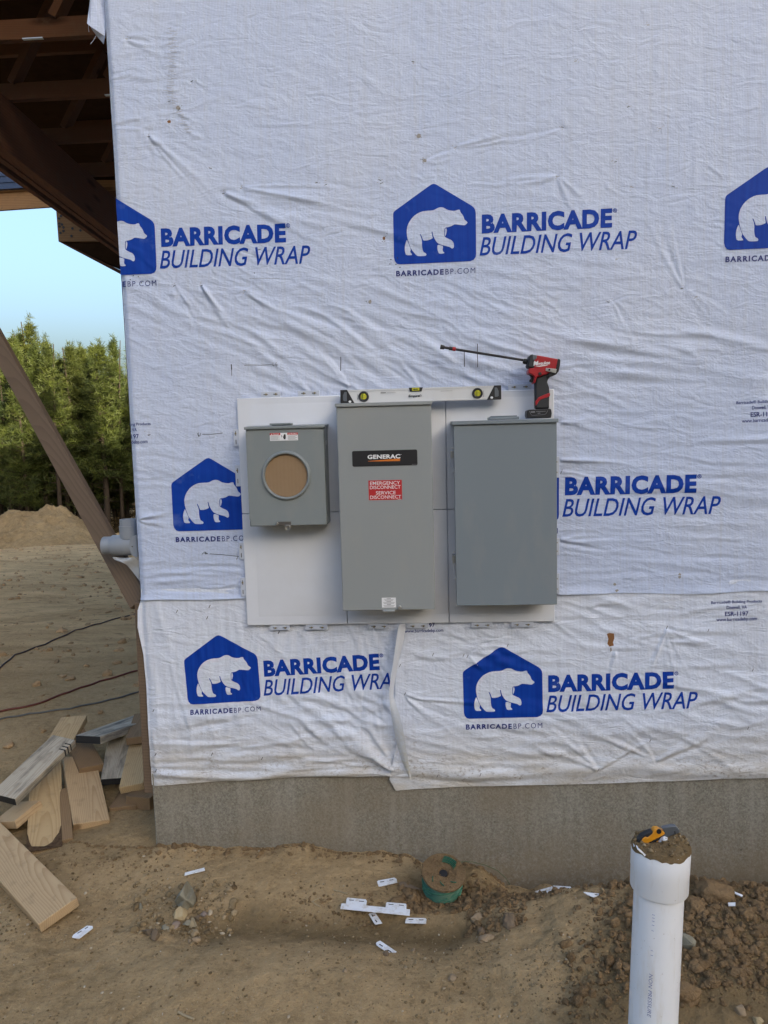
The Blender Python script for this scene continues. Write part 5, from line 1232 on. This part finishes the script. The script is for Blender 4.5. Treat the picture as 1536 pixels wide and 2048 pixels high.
for lab, x, y, w_, h_, mk in (
    ('cream stone resting against the foot of the grey-green slab', 362.5,1827,25,24,'st_cream'), ('pale grey stone just below the cream stone', 375,1847,17,18,'st_grey'), ('pinkish flat stone left of the pale grey one', 352,1851,18,13,'st_pink'),
    ('small grey stone between the pinkish and the dark brown stones', 332,1855,14,11,'st_grey'), ('dark brown blocky stone at the left of the stone group', 297,1864,20,20,'st_brown'), ('upright tan stone leaning beside the dark brown block', 311,1870,16,28,'st_brown'),
    ('smooth oval beige pebble lying apart below the stone group', 392.6,1878,18,13,'st_beige'), ('tiny round pebble touching the oval beige pebble', 379.5,1883,7,9,'st_beige'), ('pink and cream chip right of the grey-green slab', 408,1829,15,12,'st_pink'),
    ('brown triangular stone under the pink and cream chip', 396,1836,12,13,'st_brown'), ('grey stone at the edge of the timber pile', 282,1813,8,13,'st_grey'), ('rounded tan pebble alone on the bare dirt in front', 904,1956,19,13,'st_beige'),
    ('flat tan stone at the top of the clod cluster below the wire spool', 955,1836,20,14,'st_beige'), ('round tan clod in the middle of the clod cluster', 963,1865,16,14,'st_brown'), ('large crumbly clod at the right of the clod cluster', 1019,1842,26,22,'st_brown'),
    ('wide tan stone at the bottom of the clod cluster', 973,1877,22,14,'st_beige'), ('small tan pebble right of the slanting white tab', 826,1900,12,9,'st_beige'), ('small pebble on the bare dirt lower middle', 690,1941,10,8,'st_beige'),
    ('big brown clod behind the cap of the white pipe', 1423,1790,50,36,'clod'), ('rounded clod right beside the white pipe', 1390,1812,36,28,'clod'), ('square grey stone touching the right side of the white pipe', 1376,1882,30,30,'st_grey'),
    ('brown clod low beside the foot of the white pipe', 1373,1987,34,28,'clod'), ('rounded tan stone in the lower right corner', 1479,2021,20,20,'st_beige'), ('clod against the wall left of the white pipe', 1223,1775,18,14,'clod'), ('clod against the wall at the right picture edge', 1495,1830,40,26,'clod'),
    ('clod in the loose soil right of the pipe, halfway down', 1392,1930,22,18,'clod'), ('pale stone near the bottom right picture edge', 1515,2040,20,14,'st_cream'), ('small brown clod on the edge of the slanting white tab', 772,1908,11,10,'st_brown'),
    ('long muddy clod standing left of the green wire spool', 826,1798,15,28,'clod'), ('rounded muddy clod in front of the green wire spool', 858,1800,18,18,'clod')):
    rock(lab, x, y, w_, h_, M[mk], int(x*7+y), .25)

# crumbs: uncountable small clods and gravel, one object each
def scatter_obj(name, pts, sizes, mt2, seed, flat=.7, sink=.25):
    r2 = np.random.default_rng(seed); small = [lump_proto(900+k+seed, 1, flat) for k in range(8)]; big = [lump_proto(950+k+seed, 3, flat) for k in range(8)]
    V_, Q_, n = [], [], 0
    for (x, y), s_ in zip(pts, sizes):
        v, q = (big if s_ > .011 else small)[r2.integers(8)]; a = r2.random()*6.28; c, s2 = math.cos(a), math.sin(a); w_ = v*(s_*(.7+.6*r2.random(3)))
        V_.append(np.stack([w_[:, 0]*c-w_[:, 1]*s2+x, w_[:, 0]*s2+w_[:, 1]*c+y, w_[:, 2]+gz(x, y)+s_*sink], -1)); Q_.append(q+n); n += len(v)
    o = np_mesh(name, np.concatenate(V_), np.concatenate(Q_), mt2, smooth=True); o['kind'] = 'stuff'; return o
def sprinkle(n, q, smin, smax, pw=3.0, seed=1, jitter=0):
    r2 = np.random.default_rng(seed); x0, y0, x1, y1 = q; pts = []
    for _ in range(n):
        g = PZ(x0+(x1-x0)*r2.random(), y0+(y1-y0)*r2.random(), -.03); 
        if q[0] >= 1080 and n >= 90 and q != (1000,1765,1250,1795) and g.x < 1.78+(g.y+.45)*.55+r2.normal(0, .10): g = PZ(1260+290*r2.random(), 1800+250*r2.random(), -.03)
        pts.append((g.x, min(g.y, -.012)))
    return pts, list(smin+(smax-smin)*r2.random(n)**pw)
P_, S_ = [], []
for n, q, a, b, pw in ((2600,(1130,1790,1560,2060),.0025,.016,4.5),(260,(1240,1775,1560,1850),.006,.026,3),(90,(1200,1790,1560,2060),.010,.024,1.6),(700,(900,1755,1130,1830),.0025,.015,3.4),(260,(790,1770,880,1830),.003,.017,2.6),(300,(930,1830,1050,1885),.002,.013,3),(1500,(1080,1800,1560,2090),.002,.010,4),(200,(1000,1765,1250,1795),.004,.018,2.4),(650,(300,1685,1000,1735),.002,.012,4),(240,(825,1772,935,1808),.003,.015,2.6),(300,(560,1800,760,1850),.0015,.009,4),(500,(-20,1660,340,1760),.002,.010,4)):
    p, s_ = sprinkle(n, q, a, b, pw, n+int(q[0])); P_ += p; S_ += s_
o = scatter_obj('dirt_clods', P_, S_, M['clod'], 3, .75); tag(o, 'loose crumbly dirt clods heaped below the wall around the white pipe', 'dirt clods')
P_, S_ = [], []
for n, q, a, b, pw in ((1400,(-20,1690,420,1900),.0013,.008,5),(520,(270,1780,470,1880),.002,.014,4),(7000,(-20,1690,1556,2070),.0009,.0055,6),(900,(600,1760,1000,1960),.0012,.007,5),(400,(800,1930,1150,2060),.0012,.007,4)):
    p, s_ = sprinkle(n, q, a, b, pw, n+int(q[0])+5); P_ += p; S_ += s_
o = scatter_obj('gravel', P_, S_, M['grit'], 13, .7); tag(o, 'fine pale gravel scattered over the bare dirt', 'gravel')

P_, S_ = [], []; r2 = np.random.default_rng(91)
for _ in range(2600):
    y = 1.0+31*r2.random()**1.6
    if r2.random() > .15+.85*float(sstep(1.2, 6, np.array(y))): continue
    xa_ = CAM.x+(y-CAM.y)*-.62; xb_ = CAM.x+(y-CAM.y)*-.36; x = xa_+(xb_-xa_)*r2.random()
    if fbm(np.array([x*.5]), np.array([y*.5]), 3, 61)[0] < -.12+.3*r2.random()-.2: continue
    P_.append((x, y)); S_.append((.005+.034*r2.random()**5)*(1+y*.02))
o = scatter_obj('soil_crumbs', P_, S_, M['field_crumb'], 23, .6); tag(o, 'loose soil crumbs strewn over the bare field on the left', 'soil crumbs')
# straw, sticks, dry leaf
def stick(name, label, pts, r, mt2, cat):
    mb = MB(); q = [GP(*p)+Vector((0,0,r*1.6)) for p in pts]; mb.tube(q, r, 6); return tag(mb.build(name, mt2, None, loc=tuple(q[0])), label, cat, 'straw and twigs on the dirt')
stick('twig', 'pale bent twig lying alone at the bottom of the picture', [(357,2027),(364,2032),(376,2037),(388,2042)], .0035, M['straw'], 'twig')
stick('straw_piece', 'straw stalk lying above the long white trim strip', [(668,1782),(680,1785),(694,1789)], .0022, M['straw'], 'straw')
stick('straw_piece', 'short straw pieces crossed in the dirt between rocks and trim strip', [(624,1806),(632,1801),(641,1797)], .0022, M['straw'], 'straw')
stick('straw_piece', 'second short straw lying below the crossed one', [(627,1807),(634,1812),(640,1815)], .0022, M['straw'], 'straw')
stick('straw_piece', 'straw tip beside the small slotted white tab', [(775,1746),(780,1749),(785,1752)], .002, M['straw'], 'straw')
mb = MB()
for k in range(9):
    a = GP(385+rng.normal(0, 1.5), 1842); b = GP(379+k*2.1, 1856+rng.random()*3); mb.tube([a+Vector((0,0,.012)), (a+b)/2+Vector((0,0,.012)), b+Vector((0,0,.004))], .0016, 5)
tag(mb.build('straw_tuft', M['straw'], None, loc=tuple(GP(385,1850))), 'tuft of pale dry straw among the stones', 'straw', 'straw and twigs on the dirt')
g = GP(825,1775); mb = MB(); lf = [(795,1764),(806,1763),(818,1767),(828,1772),(844,1778),(828,1778),(812,1774),(800,1770)]
mb.prism([PZ(*p, g.z+.022+.004*math.sin(i*2)) for i, p in enumerate(lf)], (0,0,-.001)); tag(mb.build('dry_leaf', M['leaf_dry'], None, loc=tuple(g)), 'curled dry brown leaf left of the green wire spool', 'leaf')

# ------------------------------------------------------------------ green wire spool
ax = Vector((.10, -.36, 1)).normalized(); top = PZ(887,1745,.050)
sp_ = thing('wire_spool', tuple(top-ax*.07), 'muddy spool of green wire half buried beside the foundation', 'wire spool')
mb = MB(); r_ = .074; prof = []
for i in range(13): prof += [(-.085+i*.0062, r_-.001), (-.085+i*.0062+.0031, r_+.0024)]
mb.lathe(top, ax, prof, 48)
_x = ax.orthogonal().normalized(); _y = ax.cross(_x)
for k in range(16):
    a0 = k*.39+.2*math.sin(k*2.3); sp = 1.1+.7*math.sin(k*1.7); h0, h1 = -.082+.02*(k % 3), -.006-.02*((k+1) % 3)
    mb.tube([top+ax*(h0+(h1-h0)*t)+(_x*math.cos(a0+sp*t)+_y*math.sin(a0+sp*t))*(r_+.0035) for t in np.linspace(0, 1, 12)], .0022, 5, 1)
mb.build('wire_coil', [M['green_wire'], M['green_light']], sp_, smooth=60)
mb = MB(); n = 56; xx = ax.orthogonal().normalized(); yy = ax.cross(xx); vs = []; rings = [.0,.014,.022,.036,.050,.064,.076,.0845,.085]
for k, r in enumerate(rings):
    for i in range(n):
        t = 2*math.pi*i/n; p = top+(xx*math.cos(t)+yy*math.sin(t))*r; hgt = -.012 if k < 2 else .004+.006*float(fbm(np.array([p.x*40]), np.array([p.y*40]), 3, 7)[0]); hgt = -.003 if k == 8 else hgt
        vs.append(p+ax*hgt)
mb.add(vs, [(k*n+i, k*n+(i+1) % n, (k+1)*n+(i+1) % n, (k+1)*n+i) for k in range(len(rings)-1) for i in range(n)])
mb.build('spool_flange', M['clod'], sp_, smooth=50)
mb = MB(); mb.cyl(top-ax*.01, top-ax*.0035, .016, n=20); mb.build('hub_hole', M['black'], sp_)
mb = MB()
for k in range(5):
    t = np.linspace(-.5+.1*k, .9-.05*k, 12); mb.tube([top+(xx*math.cos(u)+yy*math.sin(u))*(.042+.006*k)+ax*(.009+.001*(k % 2)) for u in t], .0022, 6)
for u in (2.9, 3.6, 4.4): mb.tube([top+(xx*math.cos(u+d)+yy*math.sin(u+d))*(.05+.05*d)+ax*.009 for d in (0,.1,.2,.3)], .0022, 6)
mb.build('loose_wire', M['green_wire'], sp_, smooth=60)['kind'] = 'stuff'
mb = MB(); mb.tube([P(*p, y) for p, y in (((916,1727),-.16),((925,1723),-.13),((945,1724),-.11),((970,1730),-.09),((995,1741),-.08),((1012,1756),-.09),((1020,1770),-.10))], .0018, 7); mb.build('wire_tail', M['wire_dull'], sp_, smooth=60)
P_ = []; r2 = np.random.default_rng(5); mb = MB()
for _ in range(150):
    u, r = r2.random()*6.28, .08*math.sqrt(r2.random()); p = top+(xx*math.cos(u)+yy*math.sin(u))*r+ax*.007; s_ = .0015+.004*r2.random()**2
    if r < .02: continue
    mb.add([p+Vector((a, b, c))*s_ for a, b, c in ((1,0,0),(-1,.2,0),(0,1,.1),(.1,-1,0),(0,0,1))], [(0,2,4),(2,1,4),(1,3,4),(3,0,4)])
mb.build('mud_crumbs', M['clod'], sp_)['kind'] = 'stuff'

# ------------------------------------------------------------------ white drain pipe with knife
pb, pt = Vector((1.690, -1.22, -.12)), Vector((1.7155, -1.22, .742)); pa = (pt-pb).normalized()
pp = thing('drain_pipe', (1.690, -1.22, -.0), 'white plastic pipe standing up from the dirt with soil heaped on its cap', 'pipe')
mb = MB(); mb.cyl(pb, pt-pa*.05, .0575, n=64, caps=False)
# printed line down the pipe's left side
def on_pipe(s_, t0, t1, half, a0, slot):
    v, f = text_geo(s_, .0, .12, 1.05); L = (pt-pb).length; e1 = Vector((1,0,0)); e1 = (e1-pa*e1.dot(pa)).normalized(); e2 = pa.cross(e1); r = .0577; out = []
    for u, w_ in v:
        h = t0+(t1-t0)*float(u); an = a0-half*(1-2*float(w_)); out.append(pt-pa*h+(e1*math.cos(an)+e2*math.sin(an))*r)
    mb.add(out, f, slot)
AN = rad(180+62)
on_pipe('NON PRESSURE', .300, .410, .075, AN, 1); on_pipe('M-24/08/17 00:05', .485, .665, .075, AN, 1)
e1 = Vector((1,0,0)); e1 = (e1-pa*e1.dot(pa)).normalized(); e2 = pa.cross(e1)
for h in (.150,.158,.166,.176,.19,.24,.252,.445,.46): mb.tube([pt-pa*h+(e1*math.cos(AN+d)+e2*math.sin(AN+d))*.0576 for d in (-.05, .02, .05)], .0006, 4, 1)
mb.build('pipe_body', [M['pvc'], M['pipe_ink']], pp, smooth=40)
mb = MB(); mb.lathe(pt, pa, [(-.112,.0578),(-.113,.0655),(-.110,.0668),(-.064,.0668),(-.062,.0675),(-.012,.0675),(-.004,.0650),(-.002,.058)], 64); mb.build('pipe_cap', M['pvc'], pp, smooth=35)
n = 96; rings = np.linspace(0, 1, 26); vs = []
for k, r in enumerate(rings):
    for i in range(n):
        t = 2*math.pi*i/n; p = pt+(e1*math.cos(t)+e2*math.sin(t))*(r*.0685); q = np.array([p.x]), np.array([p.y])
        hh = .004*(1-r**2)-.006*math.exp(-((p.x-pt.x+.02)**2+(p.y-pt.y-.02)**2)/.0010)+.016*math.exp(-((p.x-pt.x-.028)**2+(p.y-pt.y)**2)/.0011)+.006*float(fbm(q[0]*55, q[1]*55, 4, 3, .65)[0])*(1-.4*r)
        if r > .93: hh = hh-.010*(r-.93)/.07*(1+.6*float(fbm(np.array([t*5]), np.array([0.]), 3, 9)[0]))
        vs.append(p+pa*hh)
mb = MB(); mb.add(vs, [(k*n+i, k*n+(i+1) % n, (k+1)*n+(i+1) % n, (k+1)*n+i) for k in range(len(rings)-1) for i in range(n)])
cs_ = mb.build('cap_soil', M['capdirt'], pp, smooth=60)
r2 = np.random.default_rng(77); mb = MB(); lp_ = [lump_proto(700+k, 2, .8) for k in range(5)]
for _ in range(170):
    t, r = r2.random()*6.28, .064*math.sqrt(r2.random()); p = pt+(e1*math.cos(t)+e2*math.sin(t))*r; q = np.array([p.x]), np.array([p.y]); rr_ = r/.0685
    hh = .004*(1-rr_**2)-.006*math.exp(-((p.x-pt.x+.02)**2+(p.y-pt.y-.02)**2)/.0010)+.016*math.exp(-((p.x-pt.x-.028)**2+(p.y-pt.y)**2)/.0011)
    s_ = .0012+.0052*r2.random()**3; v, f = lp_[r2.integers(5)]; mb.add([p+pa*(hh+s_*.4)+Vector(w_)*s_ for w_ in v.tolist()], [tuple(x) for x in f.tolist()])
cr_ = mb.build('soil_crumbs', M['grit'], pp, smooth=180); cr_['kind'] = 'stuff'
mb = MB()
for d in (((205,610),(250,640),(240,700),(300,760),(360,800),(400,860),(490,915),(545,890),(470,850),(400,800),(340,740),(270,680)), ((980,1000),(1060,975),(1260,930),(1275,945),(1090,985)), ((610,850),(640,790),(675,800),(670,850))):
    q = [P(1255+x/11.815, 1640+y/11.815, pt.y-.045 if y > 640 else pt.y-.03) for x, y in d]; mb.prism(q, (0,.004,0))
mb.build('cap_flakes', M['pvc'], pp)['kind'] = 'stuff'
def zk(p, Y): return P(1255+p[0]/11.815, 1640+p[1]/11.815, Y)
YK = pt.y+.005
kn = thing('utility_knife', tuple(zk((500,640), YK)), 'yellow and black folding utility knife lying on top of the capped white pipe', 'utility knife')
def kp(name, pts, y0, y1, m2, bev):
    mb = MB(); mb.prism([zk(p, YK+y0) for p in pts], (0, y1-y0, 0)); return mb.build(name, m2, kn, bevel=bev)
hd_ = kp('handle', [(285,610),(300,540),(375,430),(430,400),(480,420),(590,330),(620,250),(660,225),(740,225),(800,258),(870,290),(895,335),(840,372),(450,570),(435,690),(385,735),(330,700)], -.009, .009, M['yellow'], .002)
kp('back_grip', [(250,480),(330,380),(460,310),(580,262),(610,300),(590,345),(480,425),(420,410),(370,445),(300,545),(280,640),(250,580)], -.0075, .0075, M['rubber'], .002)
kp('handle_slot', [(440,590),(840,385),(860,440),(700,500),(700,560),(440,672)], -.0065, .0065, M['black'], .001)
kp('lower_edge', [(425,700),(690,560),(690,500),(865,487),(865,520),(705,548),(440,720)], -.0075, .0075, M['yellow'], .001)
kp('blade_holder', [(840,385),(895,335),(870,280),(820,195),(1050,145),(1150,152),(1240,255),(1235,305),(1120,345),(1000,385),(850,460)], -.006, .006, M['bladegrey'], .0015)
for c, r in (((365,590),.0045),((745,275),.006)):
    mb = MB(); q = zk(c, YK-.0095); mb.cyl((q.x, q.y, q.z), (q.x, q.y+.002, q.z), r, n=14); mb.build('rivet', M['black'], kn)
mb = MB(); q0, q1 = zk((1118,262), YK-.0065), zk((1130,345), YK-.0065); mb.tube([q0, q1], .0011, 6); mb.build('clip_slot', M['black'], kn)
mb = MB(); pc = [(545,650),(700,560),(870,480),(960,460),(1120,540),(1130,600),(1040,600),(840,720),(800,785),(690,730)]
mb.prism([zk(p, pt.y-.012+.010*math.sin(i*2.2)) for i, p in enumerate(pc)], (.002,.016,.001)); tag(mb.build('paper_scrap', M['white'], None, bevel=.0015, loc=tuple(zk((850,620), pt.y))), 'crumpled white scrap under the knife on the soil of the pipe cap', 'scrap')

# ------------------------------------------------------------------ extension cords over the field
def cord(label, pts, r, m2):
    q = []
    for i in range(len(pts)-1):
        for k in range(8):
            t = k/8; x = pts[i][0]*(1-t)+pts[i+1][0]*t; y = pts[i][1]*(1-t)+pts[i+1][1]*t+.8*math.sin(i*3+k*.9); q.append(GP(x, y)+Vector((0,0,r)))
    mb = MB(); mb.tube(q, r, 7); tag(mb.build('extension_cord', m2, None, smooth=60, loc=tuple(q[0])), label, 'cord', 'extension cords lying across the field')
cord('dark cord lying farthest across the bare field', [(-60,1370),(0,1337),(30,1311),(90,1290),(150,1262),(200,1248),(285,1224)], .007, M['cord_dark'])
cord('red-brown cord lying across the middle of the field', [(-60,1434),(0,1425),(70,1411),(140,1385),(200,1364),(285,1340)], .007, M['cord_red'])
cord('grey cord lying nearest behind the timber pile', [(-60,1455),(0,1440),(60,1429),(140,1419),(220,1401),(285,1384)], .006, M['cord_grey'])

# ------------------------------------------------------------------ mound at the edge of the clearing
cm = (-13.45, 25.0); n = 120
u = np.linspace(-1.35, 1.15, 190); v = np.linspace(-1, 1, 110); U2, V2 = np.meshgrid(u, v)
MX = cm[0]+U2*np.where(U2 < 0, 4.6, 2.9); MY = cm[1]+V2*3.2
rr = np.sqrt(U2**2+V2**2); hh = 1.62*np.clip(1-rr, 0, 1)**1.0*(1-.25*np.clip(1-rr*4, 0, 1))
hh = hh*(1+.25*fbm(MX*.9, MY*.9, 4, 71))+np.where(rr < 1, (.13*fbm(MX*2.5, MY*2.5, 4, 75, .7)+.10*np.abs(fbm(MX*5, MY*5, 4, 78, .7)))*np.clip((1-rr)*5, 0, 1), -.1)
o = grid_mesh('dirt_mound', MX, MY, ground_z(MX, MY)-.05+hh, M['mound'], loc=(cm[0], cm[1], -2.2)); tag(o, 'large heap of loose brown soil in front of the pine wood', 'dirt mound')

# ------------------------------------------------------------------ pine trees
def pine_proto(seed, H, crown0, spread, trunk=True):
    r2 = np.random.default_rng(seed); tv, tq = [], []
    mbt = MB(); lean = r2.normal(0, .01, 2)
    zz = np.linspace(0, H, 10); mbt.tube([(lean[0]*z*z/H*2+.03*math.sin(z*.7), lean[1]*z*z/H*2, z) for z in zz], [.13*(1-.9*z/H)+.008 for z in zz], 7)
    tufts = []
    z = crown0*.55
    while z < H-.15:
        t = (z-crown0)/(H-crown0)
        dead = t < 0
        nb = r2.integers(3, 6) if not dead else r2.integers(1, 3)
        for _ in range(nb):
            a = r2.random()*6.28; tt = max(t, 0); L = spread*((1-tt)**1.05*(.55+.45*min(1, tt*4+.4))+.07)*(.55+.75*r2.random()); L = L if not dead else L*.5
            el = (.05+.55*tt+r2.normal(0, .14)) if not dead else r2.normal(-.1, .15)
            b0 = np.array([0, 0, z]); d = np.array([math.cos(a)*math.cos(el), math.sin(a)*math.cos(el), math.sin(el)])
            p1, p2_ = b0+d*L*.55, b0+d*L+np.array([0, 0, .10*L]); mbt.tube([b0, p1, p2_], [.028*(1-.6*tt), .018*(1-.6*tt), .006], 4)
            if dead:
                if r2.random() < .25: tufts.append((p2_, d, .9))
                continue
            m_ = max(4, int(L*8.5))
            for k in range(m_):
                s_ = .25+.75*(k+r2.random())/m_; c = b0+d*L*s_+np.array([0, 0, .10*L*s_*s_]); c = c+r2.normal(0, .16*L**.5*.8, 3)*np.array([1, 1, .55]); tufts.append((c, d, 1))
        z += .14+.12*r2.random()
    for k in range(10): tufts.append((np.array([r2.normal(0, .03+.008*k), r2.normal(0, .03+.008*k), H+.25-.11*k]), np.array([0, 0, 1.]), .75))
    V_, Q_ = [], []; n = 0
    for c, d, s_ in tufts:
        nb = 13
        for _ in range(nb):
            e = d*.5+r2.normal(0, .75, 3)+np.array([0, 0, .35]); e /= np.linalg.norm(e); sd = np.cross(e, r2.normal(size=3)); sd /= np.linalg.norm(sd)+1e-9
            L = (.17+.15*r2.random())*s_; w_ = .016+.016*r2.random(); b = c+r2.normal(0, .05, 3)
            V_ += [b-sd*w_*.5, b+sd*w_*.5, b+e*L+sd*w_*.22, b+e*L-sd*w_*.22]; Q_.append((n, n+1, n+2, n+3)); n += 4
    me = bpy.data.meshes.new('crown'); V_ = np.array(V_); Q_ = np.array(Q_)
    tr = mbt.build('trunk', M['bark'], smooth=60); cr = np_mesh('crown', V_, Q_, M['needle'], smooth=False)
    a, b = tr.data, cr.data; bpy.data.objects.remove(tr); bpy.data.objects.remove(cr); return a, b, H
protos = [pine_proto(101, 10.4, 3.4, 1.45), pine_proto(102, 9.6, 2.8, 1.6), pine_proto(103, 10.9, 4.4, 1.3), pine_proto(104, 9.9, 1.6, 1.55), pine_proto(105, 11.4, 4.6, 1.4)]
def tree(px, Y, k, sc_, label, group, dz_=0):
    x = P(px, 900, Y).x; a, b, H = protos[k]; z = gz(x, Y)
    t = thing('pine_tree', (x, Y, z-.05+dz_), label, 'tree', group); wd_ = sc_*(.85+.4*random.random()); t.scale = (wd_, wd_, sc_); t.rotation_euler = (random.gauss(0, .015), random.gauss(0, .015), random.random()*6.28)
    for nm, me in (('trunk', a), ('crown', b)):
        o = bpy.data.objects.new(nm, me); C.objects.link(o); o.parent = t
FR = 'pines along the edge of the clearing'
front = [(-38,35.4,0,.92,'pine beyond the left picture edge with only its branch tips in the picture'), (12,36.6,2,.90,'pine with sunlit top seen left of the diagonal brace'), (48,35.2,3,.98,'tall pine whose top rises just right of the brace top'), (84,36.2,0,.97,'pine with the highest leader in the middle of the wood edge'), (112,34.6,2,.90,'pine with a bare grey trunk seen right above the dirt mound'),
         (128,37.0,1,1.0,'short-topped pine under the gap in the tree line'), (152,35.6,4,.86,'slender pine just right of the gap in the tree line'), (178,36.4,3,1.0,'broad pine two trees left of the wrapped wall'), (205,35.2,1,1.03,'brightly lit pine next but one to the wrapped wall'), (236,35.8,0,.98,'pine half hidden behind the wrapped wall edge'), (268,36.8,2,1.0,'pine hidden behind the wall with only side branches showing')]
for px, Y, k, s_, lab in front: tree(px, Y, k, s_, lab, FR)
r2 = np.random.default_rng(44)
for row in range(7):
    Y = 39+row*3.0
    for px in np.arange(-75+(row % 2)*18, 300, 36 if row < 3 else 44):
        tree(px+r2.normal(0, 7), Y+r2.normal(0, .6), int(r2.integers(5)), .84+.32*r2.random(), 'shaded pine standing deeper in the wood behind the edge trees', 'pines deeper in the wood', -.1)
for row in range(3):
    for px in np.arange(330, 640, 34): tree(px+r2.normal(0, 8), 35.6+row*2.6+r2.normal(0, .5), int(r2.integers(5)), .9+.2*r2.random(), 'pine of the wood edge hidden behind the wrapped house wall', 'pines hidden behind the house')
# low brush under the trees
V_, Q_, n = [], [], 0
for _ in range(5200):
    Y = 34.5+22*r2.random()**1.5; px = -80+390*r2.random(); x = P(px, 1000, Y).x; z = gz(x, Y); h = (.25 if Y < 35.5 else .9+.05*(Y-35))*r2.random()
    c = np.array([x+r2.normal(0, .2), Y, z+h]); e = r2.normal(size=3); e /= np.linalg.norm(e); s2 = np.cross(e, r2.normal(size=3)); s2 /= np.linalg.norm(s2); L = .22+.2*r2.random()
    V_ += [c, c+s2*.05, c+e*L+s2*.03, c+e*L]; Q_.append((n, n+1, n+2, n+3)); n += 4
o = np_mesh('undergrowth', np.array(V_), np.array(Q_), M['brush'], smooth=False); o['kind'] = 'stuff'; tag(o, 'low brown brush at the foot of the pines', 'undergrowth')
# unseen wood added on the sunward side to keep wall and field in shade
V_, Q_, n = [], [], 0
sd2 = Vector((sdir.x, sdir.y, 0)).normalized(); lat = Vector((-sd2.y, sd2.x, 0))
cnt = 44000; dd = 38+10*r2.random(cnt); ll = -70+130*r2.random(cnt)
hm = 17.4+.8*fbm(ll*.35, ll*0+1, 3, 17)+.8*fbm(ll*1.3, dd*.3, 2, 19)
zz = hm*r2.random(cnt)
for d, l, z in zip(dd, ll, zz):
    c = np.array([sd2.x*d+lat.x*l, sd2.y*d+lat.y*l, z]); e = r2.normal(size=3); e /= np.linalg.norm(e); s2 = np.cross(e, r2.normal(size=3)); s2 /= np.linalg.norm(s2)
    V_ += [c-e*.45-s2*.35, c+e*.45-s2*.35, c+e*.45+s2*.35, c-e*.45+s2*.35]; Q_.append((n, n+1, n+2, n+3)); n += 4
for xb, yb_, hb in ((-3.6,15.2,11.6),(-2.5,16.4,9.8),(-1.1,14.6,12.8),(.4,16.0,10.6),(1.7,14.8,12.2),(3.1,15.6,10.4)):     # unseen pines added behind the house to break up its shadow edge
    me = protos[int(hb*10) % 5][1]; cv = np.empty(len(me.vertices)*3, np.float32); me.vertices.foreach_get('co', cv); cv = cv.reshape(-1, 3)
    f_ = hb/cv[:, 2].max(); cv = cv*f_+np.array([xb, yb_, gz(xb, yb_)]); k0 = len(V_); V_ += list(cv)
    Q_ += [(n+4*i, n+4*i+1, n+4*i+2, n+4*i+3) for i in range(len(cv)//4)]; n += len(cv)
o = np_mesh('shade_woods', np.array(V_), np.array(Q_), M['needle'], smooth=False); o['kind'] = 'stuff'; tag(o, 'unseen pine wood added to shade the site, with crowns behind the house', 'shade_woods')
